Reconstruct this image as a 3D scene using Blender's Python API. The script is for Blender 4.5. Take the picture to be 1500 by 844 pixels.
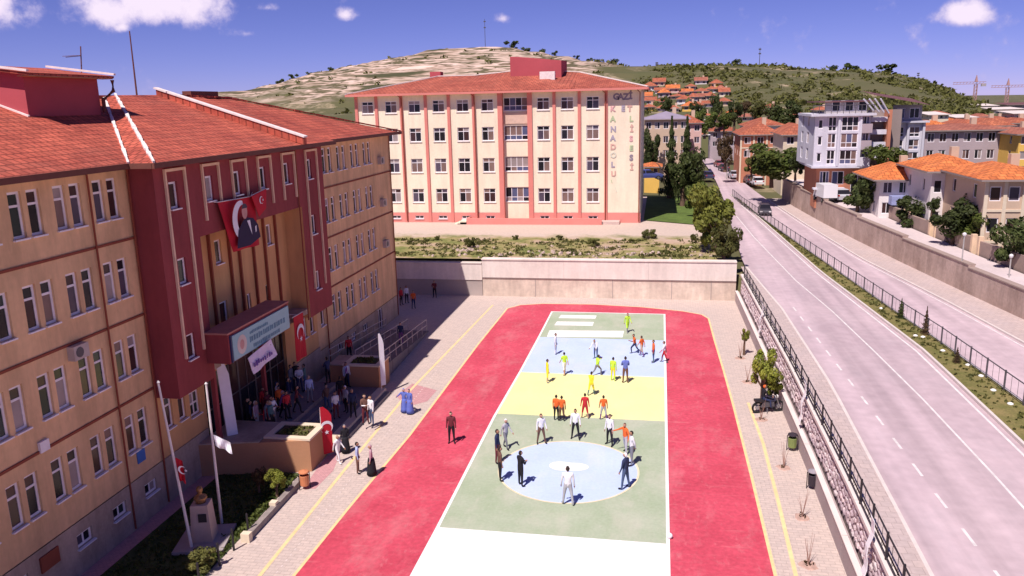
import bpy, bmesh, math, random
from mathutils import Vector, Matrix, noise
for o in list(bpy.data.objects): bpy.data.objects.remove(o)
SC = bpy.context.scene; COL = SC.collection
R = random.Random(11)
V = Vector
# ------------------------------------------------------------------ camera
F_PX, W_PX, H_PX = 1178.9, 1500.0, 844.0
YAW, PITCH, ROLL, CAMH = math.radians(10.539), math.radians(12.878), math.radians(-1.3546), 17.257
fwd = V((-math.sin(YAW)*math.cos(PITCH), math.cos(YAW)*math.cos(PITCH), -math.sin(PITCH)))
rt = V((math.cos(YAW), math.sin(YAW), 0)); up = rt.cross(fwd)
rt2 = rt*math.cos(ROLL) + up*math.sin(ROLL); up2 = -rt*math.sin(ROLL) + up*math.cos(ROLL)
cam = bpy.data.cameras.new('camera'); camo = bpy.data.objects.new('camera', cam); COL.objects.link(camo)
camo.matrix_world = Matrix(((rt2.x, up2.x, -fwd.x, 0), (rt2.y, up2.y, -fwd.y, 0), (rt2.z, up2.z, -fwd.z, CAMH), (0, 0, 0, 1)))
cam.sensor_width = 36; cam.lens = 36*F_PX/W_PX; cam.clip_end = 6000; cam.clip_start = .3
SC.camera = camo
def ray(u, v): return rt2*((u-W_PX/2)/F_PX) - up2*((v-H_PX/2)/F_PX) + fwd
def gz(u, v, z=0.): d = ray(u, v); return V((0, 0, CAMH)) + d*((z-CAMH)/d.z)   # pixel -> point on a level
def gy(u, v, y): d = ray(u, v); return V((0, 0, CAMH)) + d*(y/d.y)             # pixel -> point at a distance
def gx(u, v, x): d = ray(u, v); return V((0, 0, CAMH)) + d*(x/d.x)
# ------------------------------------------------------------------ sky and sun
SUN = V((-.238, -.58, 1)).normalized()
wd = bpy.data.worlds.new('World'); SC.world = wd; wd.use_nodes = True
wn, wl = wd.node_tree.nodes, wd.node_tree.links
bg = wn['Background']
sky = wn.new('ShaderNodeTexSky'); sky.sky_type = 'NISHITA'; sky.sun_disc = False
sky.sun_elevation = math.asin(SUN.z); sky.sun_rotation = math.atan2(SUN.x, SUN.y)
sky.altitude = 1200; sky.air_density = .7; sky.dust_density = 0.; sky.ozone_density = 3.
SKY_STRENGTH = .1
bg.inputs['Strength'].default_value = SKY_STRENGTH
def wmath(op, *a):
    n = wn.new('ShaderNodeMath'); n.operation = op
    for i, x in enumerate(a):
        if isinstance(x, (int, float)): n.inputs[i].default_value = x
        else: wl.new(x, n.inputs[i])
    return n.outputs[0]
tint = wn.new('ShaderNodeMix'); tint.data_type = 'RGBA'; tint.blend_type = 'MULTIPLY'; tint.inputs[0].default_value = 1
wl.new(sky.outputs[0], tint.inputs[6]); tint.inputs[7].default_value = (.58, .46, .85, 1)   # the lens sees a violet sky
tc = wn.new('ShaderNodeTexCoord')
nz = wn.new('ShaderNodeTexNoise'); nz.inputs['Scale'].default_value = 16; nz.inputs['Detail'].default_value = 9; nz.inputs['Roughness'].default_value = .62
wl.new(tc.outputs['Generated'], nz.inputs['Vector'])
def wdot(vec):
    n = wn.new('ShaderNodeVectorMath'); n.operation = 'DOT_PRODUCT'; wl.new(tc.outputs['Generated'], n.inputs[0]); n.inputs[1].default_value = vec
    return n.outputs['Value']
acc = None; low = None
for (u, v, ra, rb, k) in [(-12, 8, 55, 40, 1.), (150, 18, 60, 34, 1.), (235, 2, 95, 42, 1.05), (178, 40, 18, 12, .7), (362, 50, 26, 8, .5), (505, 22, 16, 9, .55), (735, 27, 20, 11, .62),
                         (1409, 24, 34, 19, 1.2), (395, 12, 40, 9, .5), (440, -60, 120, 60, 1.), (900, -140, 200, 70, 1.), (1700, -60, 150, 60, 1.), (-420, -30, 160, 60, 1.), (-700, 40, 150, 50, 1.)]:
    c = ray(u, v).normalized(); e1 = rt2 - c*rt2.dot(c); e1.normalize(); e2 = c.cross(e1)
    if e2.z < 0: e2 = -e2
    cz = F_PX/ray(u, v).length
    a = wmath('DIVIDE', wmath('SUBTRACT', wdot(e1), 0.), ra/cz/1.0); b = wmath('DIVIDE', wdot(e2), rb/cz/1.0)
    front = wmath('GREATER_THAN', wdot(c), .5)
    b2 = wmath('MULTIPLY', b, wmath('SUBTRACT', 1.25, wmath('MULTIPLY', wmath('GREATER_THAN', b, 0.), .4)))
    d = wmath('SUBTRACT', 1., wmath('SQRT', wmath('ADD', wmath('POWER', wmath('ABSOLUTE', a), 2.), wmath('POWER', wmath('ABSOLUTE', b2), 2.))))
    m = wmath('MULTIPLY', wmath('MULTIPLY', wmath('MAXIMUM', d, -.4), k), front)
    acc = m if acc is None else wmath('MAXIMUM', acc, m)
dens = wmath('ADD', wmath('MULTIPLY', acc, 1.15), wmath('MULTIPLY', wmath('SUBTRACT', nz.outputs['Fac'], .56), 2.6))
ss = wn.new('ShaderNodeMapRange'); ss.interpolation_type = 'SMOOTHSTEP'; ss.inputs[1].default_value = .02; ss.inputs[2].default_value = .62; wl.new(dens, ss.inputs[0])
ccol = wn.new('ShaderNodeMix'); ccol.data_type = 'RGBA'; wl.new(wmath('MULTIPLY', ss.outputs[0], .97), ccol.inputs[0])
wl.new(tint.outputs[2], ccol.inputs[6])
thick = wn.new('ShaderNodeMix'); thick.data_type = 'RGBA'; thick.inputs[6].default_value = (4.6, 4.1, 7.0, 1); thick.inputs[7].default_value = (8.6, 7.4, 8.8, 1)
wl.new(wmath('MULTIPLY', wmath('SUBTRACT', dens, .15), 1.6), thick.inputs[0]); thick.clamp_factor = True
wl.new(thick.outputs[2], ccol.inputs[7]); wl.new(ccol.outputs[2], bg.inputs['Color'])
sl = bpy.data.lights.new('sun', 'SUN'); sl.energy = 5.0; sl.angle = math.radians(.5); sl.color = (1., .91, .87)
so = bpy.data.objects.new('sun', sl); COL.objects.link(so); so.location = (-40, -40, 90)
so.rotation_euler = (-SUN).to_track_quat('-Z', 'Y').to_euler()
SC.view_settings.view_transform = 'Standard'; SC.view_settings.look = 'None'; SC.view_settings.exposure = .2; SC.view_settings.gamma = 1
# ------------------------------------------------------------------ materials
def rgb(r, g, b): return (r, g, b, 1)
def scl(c, k): return (min(c[0]*k, 1), min(c[1]*k, 1), min(c[2]*k, 1), 1)
_M = {}
def mat(name, c, rough=.8, var=.12, scale=2., bump=0., c2=None, obj_random=False, metal=0., spec=.3, fine=0., wear=None, streak=0.):
    if name in _M: return _M[name]
    m = bpy.data.materials.new(name); m.use_nodes = True; n, l = m.node_tree.nodes, m.node_tree.links
    p = n['Principled BSDF']; p.inputs['Roughness'].default_value = rough; p.inputs['Metallic'].default_value = metal
    p.inputs['Specular IOR Level'].default_value = spec
    c = tuple(c)+(1,) if len(c) == 3 else c
    g = n.new('ShaderNodeNewGeometry')
    t = n.new('ShaderNodeTexNoise'); t.inputs['Scale'].default_value = scale; t.inputs['Detail'].default_value = 6; t.inputs['Roughness'].default_value = .6
    l.new(g.outputs['Position'], t.inputs['Vector'])
    mr = n.new('ShaderNodeMapRange'); mr.inputs[1].default_value = .3; mr.inputs[2].default_value = .7; l.new(t.outputs['Fac'], mr.inputs[0])
    x = n.new('ShaderNodeMix'); x.data_type = 'RGBA'; l.new(mr.outputs[0], x.inputs[0])
    x.inputs[6].default_value = scl(c, 1-var); x.inputs[7].default_value = scl(c2, 1) if c2 else scl(c, 1+var*.7)
    out = x.outputs[2]
    if fine:
        t2 = n.new('ShaderNodeTexNoise'); t2.inputs['Scale'].default_value = scale*14; t2.inputs['Detail'].default_value = 3; l.new(g.outputs['Position'], t2.inputs['Vector'])
        mr2 = n.new('ShaderNodeMapRange'); mr2.inputs[1].default_value = .25; mr2.inputs[2].default_value = .75; mr2.inputs[3].default_value = 1-fine; mr2.inputs[4].default_value = 1+fine; l.new(t2.outputs['Fac'], mr2.inputs[0])
        y = n.new('ShaderNodeMix'); y.data_type = 'RGBA'; y.blend_type = 'MULTIPLY'; y.inputs[0].default_value = 1; l.new(out, y.inputs[6]); l.new(mr2.outputs[0], y.inputs[7]); out = y.outputs[2]
    def noise_n(vec_scale, lo, hi, a, b_, det=6, rough_=.65):
        mp = n.new('ShaderNodeMapping'); mp.inputs['Scale'].default_value = vec_scale; l.new(g.outputs['Position'], mp.inputs[0]); tt = n.new('ShaderNodeTexNoise'); tt.inputs['Scale'].default_value = 1; tt.inputs['Detail'].default_value = det; tt.inputs['Roughness'].default_value = rough_; l.new(mp.outputs[0], tt.inputs[0])
        q = n.new('ShaderNodeMapRange'); q.inputs[1].default_value = lo; q.inputs[2].default_value = hi; q.inputs[3].default_value = a; q.inputs[4].default_value = b_; l.new(tt.outputs['Fac'], q.inputs[0]); return q.outputs[0]
    if streak:   # rain streaks down a rendered wall
        y = n.new('ShaderNodeMix'); y.data_type = 'RGBA'; y.blend_type = 'MULTIPLY'; y.inputs[0].default_value = 1; l.new(out, y.inputs[6]); l.new(noise_n((1.3, 1.3, .22), .32, .62, 1-streak, 1.04), y.inputs[7]); out = y.outputs[2]
    if wear:     # scuffs and dust on paint: colour, amount
        for sc_, lo, hi, k in (((.5, .22, 1), .5, .78, 1.), ((2.6, 1.1, 1), .56, .75, .7), ((.12, 3.5, 1), .6, .8, .6)):
            y = n.new('ShaderNodeMix'); y.data_type = 'RGBA'; l.new(noise_n(sc_, lo, hi, 0, wear[1]*k, 9, .7), y.inputs[0]); l.new(out, y.inputs[6]); y.inputs[7].default_value = scl(wear[0], 1); out = y.outputs[2]
    if obj_random:
        oi = n.new('ShaderNodeObjectInfo'); hs = n.new('ShaderNodeHueSaturation'); mm = n.new('ShaderNodeMapRange'); mm.inputs[3].default_value = .75; mm.inputs[4].default_value = 1.25
        l.new(oi.outputs['Random'], mm.inputs[0]); l.new(mm.outputs[0], hs.inputs['Value']); l.new(out, hs.inputs['Color']); out = hs.outputs[0]
    l.new(out, p.inputs['Base Color'])
    if bump:
        b = n.new('ShaderNodeBump'); b.inputs['Strength'].default_value = bump; b.inputs['Distance'].default_value = .05; l.new(t.outputs['Fac'], b.inputs['Height']); l.new(b.outputs[0], p.inputs['Normal'])
    _M[name] = m; return m
def tiles(name, c1, c2, swap, row=.34, w=.28):
    """clay roof tiles: rows across the slope, with blotches"""
    if name in _M: return _M[name]
    m = mat(name, c1, .85, .3, .45, c2=c2, fine=.2, wear=((.3, .13, .1), .4)); n, l = m.node_tree.nodes, m.node_tree.links; p = n['Principled BSDF']
    g = n.new('ShaderNodeNewGeometry'); s = n.new('ShaderNodeSeparateXYZ'); cb = n.new('ShaderNodeCombineXYZ'); l.new(g.outputs['Position'], s.inputs[0])
    l.new(s.outputs['X' if swap else 'Y'], cb.inputs[0]); l.new(s.outputs['Y' if swap else 'X'], cb.inputs[1])
    b = n.new('ShaderNodeTexBrick'); b.inputs['Scale'].default_value = 1; b.inputs['Brick Width'].default_value = w; b.inputs['Row Height'].default_value = row; b.inputs['Mortar Size'].default_value = .035
    b.inputs['Color1'].default_value = (1.15, 1.1, 1.05, 1); b.inputs['Color2'].default_value = (.7, .64, .63, 1); b.inputs['Mortar'].default_value = (.34, .29, .29, 1); b.inputs['Bias'].default_value = -.1
    l.new(cb.outputs[0], b.inputs['Vector'])
    x = n.new('ShaderNodeMix'); x.data_type = 'RGBA'; x.blend_type = 'MULTIPLY'; x.inputs[0].default_value = .75
    src = p.inputs['Base Color'].links[0].from_socket; l.new(src, x.inputs[6]); l.new(b.outputs['Color'], x.inputs[7]); l.new(x.outputs[2], p.inputs['Base Color'])
    bp = n.new('ShaderNodeBump'); bp.inputs['Strength'].default_value = .6; bp.inputs['Distance'].default_value = .04; l.new(b.outputs['Fac'], bp.inputs['Height']); bp.invert = True; l.new(bp.outputs[0], p.inputs['Normal'])
    return m
def paving(name, c, c2, bw, bh, mort=.02):
    if name in _M: return _M[name]
    m = mat(name, c, .9, .14, .35, c2=c2, fine=.1); n, l = m.node_tree.nodes, m.node_tree.links; p = n['Principled BSDF']
    g = n.new('ShaderNodeNewGeometry'); b = n.new('ShaderNodeTexBrick'); b.inputs['Scale'].default_value = 1; b.inputs['Brick Width'].default_value = bw; b.inputs['Row Height'].default_value = bh; b.inputs['Mortar Size'].default_value = mort
    b.inputs['Color1'].default_value = (1.04, 1.03, 1.02, 1); b.inputs['Color2'].default_value = (.93, .93, .94, 1); b.inputs['Mortar'].default_value = (.74, .72, .72, 1); l.new(g.outputs['Position'], b.inputs['Vector'])
    x = n.new('ShaderNodeMix'); x.data_type = 'RGBA'; x.blend_type = 'MULTIPLY'; x.inputs[0].default_value = 1
    src = p.inputs['Base Color'].links[0].from_socket; l.new(src, x.inputs[6]); l.new(b.outputs['Color'], x.inputs[7]); l.new(x.outputs[2], p.inputs['Base Color'])
    return m
def glass(name, c, rough=.15):
    m = mat(name, c, rough, .25, .6); m.node_tree.nodes['Principled BSDF'].inputs['Specular IOR Level'].default_value = .35; return m
def leafmat(name, c, c2):
    if name in _M: return _M[name]
    m = mat(name, c, .6, .35, 1.3, c2=c2, obj_random=True, spec=.2); n, l = m.node_tree.nodes, m.node_tree.links
    p = n['Principled BSDF']; tr = n.new('ShaderNodeBsdfTranslucent'); ms = n.new('ShaderNodeMixShader'); ms.inputs[0].default_value = .3
    l.new(p.inputs['Base Color'].links[0].from_socket, tr.inputs[0]); l.new(p.outputs[0], ms.inputs[1]); l.new(tr.outputs[0], ms.inputs[2]); l.new(ms.outputs[0], n['Material Output'].inputs[0])
    return m
# ------------------------------------------------------------------ mesh helpers
class MB:
    def __init__(s, off=(0, 0, 0)): s.v = []; s.f = []; s.mi = []; s.off = V(off); s.cur = 0
    def add(s, vs, fs):
        k = len(s.v); s.v += [V(p)-s.off for p in vs]; s.f += [tuple(i+k for i in f) for f in fs]; s.mi += [s.cur]*len(fs); return s
    def quad(s, a, b, c, d): return s.add([a, b, c, d], [(0, 1, 2, 3)])
    def poly(s, pts): return s.add(pts, [tuple(range(len(pts)))])
    def hexa(s, b, t):   # bottom ring and top ring of n points (counter-clockwise from above)
        n = len(b); return s.add(list(b)+list(t), [tuple(range(n-1, -1, -1)), tuple(range(n, 2*n))]+[(i, (i+1) % n, n+(i+1) % n, n+i) for i in range(n)])
    def box(s, x0, x1, y0, y1, z0, z1): return s.hexa([(x0, y0, z0), (x1, y0, z0), (x1, y1, z0), (x0, y1, z0)], [(x0, y0, z1), (x1, y0, z1), (x1, y1, z1), (x0, y1, z1)])
    def prism(s, pts, z0, z1): return s.hexa([(p[0], p[1], z0) for p in pts], [(p[0], p[1], z1) for p in pts])
    def bar(s, a, b, w, h=None):   # square bar between two points
        a, b = V(a), V(b); h = h or w; d = (b-a).normalized(); x = d.cross(V((0, 0, 1)))
        if x.length < 1e-3: x = V((1, 0, 0))
        x.normalize(); y = x.cross(d); q = [x*w/2*i+y*h/2*j for i, j in ((-1, -1), (1, -1), (1, 1), (-1, 1))]
        return s.add([a+p for p in q]+[b+p for p in q], [(0, 1, 2, 3), (7, 6, 5, 4)]+[(i, i+4, (i+1) % 4+4, (i+1) % 4) for i in range(4)])
    def tube(s, pts, rad, n=8):
        pts = [V(p) for p in pts]; rad = rad if isinstance(rad, (list, tuple)) else [rad]*len(pts); vs = []; fs = []
        for i, p in enumerate(pts):
            d = (pts[min(i+1, len(pts)-1)]-pts[max(i-1, 0)]).normalized(); x = d.cross(V((.13, .31, .94)) if abs(d.z) < .9 else V((1, .1, 0))).normalized(); y = d.cross(x)
            vs += [p+(x*math.cos(2*math.pi*k/n)+y*math.sin(2*math.pi*k/n))*rad[i] for k in range(n)]
        for i in range(len(pts)-1): fs += [(i*n+k, i*n+(k+1) % n, i*n+n+(k+1) % n, i*n+n+k) for k in range(n)]
        fs += [tuple(range(n-1, -1, -1)), tuple(range(len(vs)-n, len(vs)))]
        return s.add(vs, fs)
    def lathe(s, c, prof, n=14):
        c = V(c); vs = []; fs = []
        for r, z in prof: vs += [c+V((r*math.cos(2*math.pi*k/n), r*math.sin(2*math.pi*k/n), z)) for k in range(n)]
        for i in range(len(prof)-1): fs += [(i*n+k, i*n+(k+1) % n, i*n+n+(k+1) % n, i*n+n+k) for k in range(n)]
        fs += [tuple(range(n-1, -1, -1)), tuple(range(len(vs)-n, len(vs)))]
        return s.add(vs, fs)
    def mesh(s, name, mats=()):
        me = bpy.data.meshes.new(name); me.from_pydata([tuple(p) for p in s.v], [], s.f); 
        for m in mats: me.materials.append(m)
        if len(mats) > 1: me.polygons.foreach_set('material_index', s.mi)
        me.update(); return me
    def build(s, name, m, parent=None, fix=True, smooth=False):
        me = s.mesh(name, m if isinstance(m, (list, tuple)) else [m])
        if fix:
            bm = bmesh.new(); bm.from_mesh(me); bmesh.ops.recalc_face_normals(bm, faces=bm.faces); bm.to_mesh(me); bm.free()
        if smooth: me.polygons.foreach_set('use_smooth', [True]*len(me.polygons))
        return put(name, me, parent)
def put(name, me, parent=None, loc=(0, 0, 0), rz=0., sc=None):
    o = bpy.data.objects.new(name, me); COL.objects.link(o); o.location = loc; o.rotation_euler = (0, 0, rz)
    if sc: o.scale = sc if isinstance(sc, (tuple, list)) else (sc,)*3
    if parent: o.parent = parent
    return o
def tag(o, label, cat, group=None):
    o['label'] = label; o['category'] = cat
    if group: o['group'] = group
    return o
def thing(name, label, cat, loc=(0, 0, 0), rz=0., group=None):
    o = put(name, None, None, loc, rz); o.empty_display_size = .2; return tag(o, label, cat, group)
def struct(o): o['kind'] = 'structure'; return o
def stuff(o): o['kind'] = 'stuff'; return o
def copy_tree(o, parent=None):
    c = o.copy(); COL.objects.link(c); c.parent = parent
    for ch in o.children: copy_tree(ch, c)
    return c
def facade(mb, o, u, L, z0, z1, ops, dep=.16):
    """wall with window openings and reveals; o = lower left corner seen from outside, u = direction to the right"""
    o = V(o); u = V(u).normalized(); nrm = u.cross(V((0, 0, 1)))
    P = lambda a, z, d=0.: V((o.x, o.y, 0))+u*a+V((0, 0, z))-nrm*d
    us = sorted({0., L, *[a for w in ops for a in (w[0], w[1])]}); zs = sorted({z0, z1, *[a for w in ops for a in (w[2], w[3])]})
    for i in range(len(us)-1):
        run = None
        for j in range(len(zs)-1):
            cu, cz = (us[i]+us[i+1])/2, (zs[j]+zs[j+1])/2
            if any(w[0] < cu < w[1] and w[2] < cz < w[3] for w in ops): continue
            mb.quad(P(us[i], zs[j]), P(us[i+1], zs[j]), P(us[i+1], zs[j+1]), P(us[i], zs[j+1]))
    for a, b, c, d in ops:
        mb.quad(P(a, c), P(b, c), P(b, c, dep), P(a, c, dep)); mb.quad(P(a, d, dep), P(b, d, dep), P(b, d), P(a, d))
        mb.quad(P(a, c, dep), P(a, d, dep), P(a, d), P(a, c)); mb.quad(P(b, c), P(b, d), P(b, d, dep), P(b, c, dep))
_FR = {}
def frame_mesh(w, h, us, zs, bar, m, sill=True, d=.07):
    k = ('f', round(w, 3), round(h, 3), tuple(us), tuple(zs), bar, m.name, sill)
    if k not in _FR:
        b = MB(); y0, y1 = 0, d
        b.box(0, bar, y0, y1, 0, h).box(w-bar, w, y0, y1, 0, h).box(bar, w-bar, y0, y1, 0, bar).box(bar, w-bar, y0, y1, h-bar, h)
        for a in us: b.box(a-bar*.4, a+bar*.4, y0+.006, y1, bar, h-bar)
        for z in zs: b.box(bar, w-bar, y0+.003, y1-.003, z-bar*.45, z+bar*.45)
        if sill: b.box(-.05, w+.05, -.2, .0, -.06, -.005)
        _FR[k] = b.mesh('window', [m])
    return _FR[k]
def pane_mesh(w, h, m):
    k = ('p', round(w, 3), round(h, 3), m.name)
    if k not in _FR: _FR[k] = MB().box(0, w, 0, .012, 0, h).mesh('pane', [m])
    return _FR[k]
def window(parent, P, rz, w, h, fm, gms, us=(), zs=(), bar=.07, sill=True, name='window', rnd=R):
    """P = lower left corner in the parent's frame at the plane of the frame's face"""
    o = put(name, frame_mesh(w, h, us, zs, bar, fm, sill), parent, P, rz)
    ue = [0]+list(us)+[w]; ze = [0]+list(zs)+[h]
    for i in range(len(ue)-1):
        for j in range(len(ze)-1):
            a0 = ue[i]+(bar if i == 0 else bar*.4); a1 = ue[i+1]-(bar if i == len(ue)-2 else bar*.4)
            c0 = ze[j]+(bar if j == 0 else bar*.45); c1 = ze[j+1]-(bar if j == len(ze)-2 else bar*.45)
            put('pane', pane_mesh(a1-a0, c1-c0, rnd.choice(gms)), o, (a0, .03, c0))
    return o
def sheet(name, pts, z, m, parent=None):
    o = MB().poly([(p[0], p[1], z) for p in pts]).build(name, m, parent, fix=False)
    me = o.data
    if me.polygons[0].normal.z < 0: me.flip_normals()
    return o
def lerpl(pts, y):   # x of a polyline (x, y) at y, clamped / extrapolated
    pts = sorted(pts, key=lambda p: p[1])
    for a, b in zip(pts, pts[1:]):
        if y <= b[1] or b is pts[-1]: 
            t = (y-a[1])/(b[1]-a[1]); return a[0]+(b[0]-a[0])*t
def ribbon(name, f0, f1, ys, z, m, parent=None):   # strip between two lines x = f(y)
    b = MB(); zz = z if callable(z) else (lambda y: z)
    for y0, y1 in zip(ys, ys[1:]): b.quad((f0(y0), y0, zz(y0)), (f1(y0), y0, zz(y0)), (f1(y1), y1, zz(y1)), (f0(y1), y1, zz(y1)))
    return b.build(name, m, parent, fix=False)
def text_mesh(s, size, m, ext=.02):
    c = bpy.data.curves.new('lettering', 'FONT'); c.body = s; c.size = size; c.extrude = ext; c.resolution_u = 3; c.offset = size*.045
    o = bpy.data.objects.new('lettering', c); COL.objects.link(o); dg = bpy.context.evaluated_depsgraph_get()
    me = bpy.data.meshes.new_from_object(o.evaluated_get(dg)); bpy.data.objects.remove(o); bpy.data.curves.remove(c)
    me.materials.clear(); me.materials.append(m)
    me.transform(Matrix.Rotation(math.pi/2, 4, 'X')); return me
# ================================================================== SETTING
def px2(pts, z): return [(p.x, p.y) for p in (gz(u, v, z) for u, v in pts)]
RZ = 2.5
L_edge = [(8.0, 5.), (8.4, 15.), (8.7, 27.), (9.05, 42.), (8.8, 58.), (7.75, 74.)]+px2([(1072, 328), (1061, 292), (1050, 266), (1037, 245), (1026, 231)], RZ)
M_left = px2([(1500, 657), (1352, 516), (1200, 399), (1128, 335), (1085, 297), (1061, 281)], RZ)
M_right = px2([(1500, 592), (1382, 505), (1331, 471), (1160, 351), (1090, 301), (1067, 281)], RZ)
R_kerb = px2([(1500, 505), (1380, 440), (1261, 380), (1180, 330), (1112, 285), (1082, 262), (1060, 245), (1040, 231)], RZ)
R_wall = px2([(1500, 471), (1390, 420), (1276, 365), (1190, 320), (1128, 283)], RZ)
fLe, fMl, fMr, fRk, fRw = [(lambda y, p=p: lerpl(p, y)) for p in (L_edge, M_left, M_right, R_kerb, R_wall)]
foot = [(6.95, 5.), (7.05, 28.), (7.12, 36.), (7.05, 45.), (6.65, 71.)]; cop = [(7.4, 5.), (7.48, 25.), (7.58, 32.), (7.55, 46.), (7.15, 71.)]
fFoot, fCop = (lambda y: lerpl(foot, y)), (lambda y: lerpl(cop, y))
def zst(y): return max(3.6, 4.1+(y-58)*.018) if y < 130 else 5.4
def sm(a, b, x): t = min(max((x-a)/(b-a), 0), 1); return t*t*(3-2*t)
RIDGE = [(-900, 14), (-420, 20), (-251, 28.2), (-214, 36.6), (-183, 42.5), (-148, 46.2), (-106, 49.9), (-82, 48.2), (-54, 42.4), (-27, 37), (11, 34.7), (41, 34.9), (67, 32.3), (103, 29.4), (120, 27.1), (141, 21.9), (156, 15.1), (170, 9.4), (260, 6), (900, 5)]
PROF = [(0, 3.2), (112, 3.2), (150, 3.8), (200, 6), (230, 10), (280, 14), (330, 16.5), (390, 21), (430, 26), (480, 30), (2000, 30)]
def pl(t, x):
    for a, b in zip(t, t[1:]):
        if x <= b[0]: return a[1]+(b[1]-a[1])*min(max((x-a[0])/(b[0]-a[0]), 0), 1)
    return t[-1][1]
def terr(x, y):
    if y < 71.2 and x < 8.2: return -.45
    if y < 128:
        rw = fRw(max(y, 40))
        if x < 5.2: h = 3.15
        elif x < rw+1.3: h = 2.05
        else: h = zst(y)-.15+max(0, x-rw-9)*.025
        if y < 112: return h
    c = sm(8, 18, abs(x-12)) if y < 235 else 1
    p = pl(PROF, y); xa = x*300/max(y, 100); p = 3+(p-3)*(1-.65*sm(60, 150, xa))
    g = 2.05+(p-2.05)*(c*(1-sm(235, 270, y))+sm(235, 270, y))
    if x < 3: g = max(g, 3.1)
    t = sm(310, 474, y)
    if t > 0:
        r = pl(RIDGE, x*480/y); nn = noise.noise(V((x*.02, y*.02, 3.)))*3.+noise.noise(V((x*.06, y*.06, 9.)))*1.2
        k = 1-sm(470, 560, y)*.5 if y > 470 else 1
        g = g+(r*k-g)*t+nn*t*(1-.75*sm(440, 480, y))
    if y > 300:   # quarry-like terraces on the left hill
        kk = sm(300, 330, y)*sm(30, -25, x)*.85*(1-sm(472, 480, y)); st = 3.4; f_ = g/st+.25*noise.noise(V((x*.015, y*.015, 5.))); i_ = math.floor(f_); g += kk*st*((i_+sm(.55, .95, f_-i_))-f_)
    if y < 128: g = h+(g-h)*(y-112)/16
    return g
xs = [-1500, -900, -600, -450]+list(range(-360, -40, 8))+list(range(-40, 5, 5))+[5, 5.4, 6.2, 7.0, 8.1, 8.35]+list(range(9, 40, 1))+list(range(42, 200, 6))+[210, 240, 280, 340, 450, 700, 1500]
ys = [-60, -20, 5, 20]+list(range(24, 70, 5))+[70.95, 71.38]+list(range(74, 136, 4))+list(range(140, 300, 7))+[300+3*i for i in range(62)]+list(range(487, 560, 7))+[580, 640, 760, 1000, 1600, 3000]
b = MB(); nx = len(xs)
b.v = [V((x, y, terr(x, y))) for y in ys for x in xs]
b.f = [(j*nx+i, j*nx+i+1, (j+1)*nx+i+1, (j+1)*nx+i) for j in range(len(ys)-1) for i in range(nx-1)]; b.mi = [0]*len(b.f)
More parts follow.
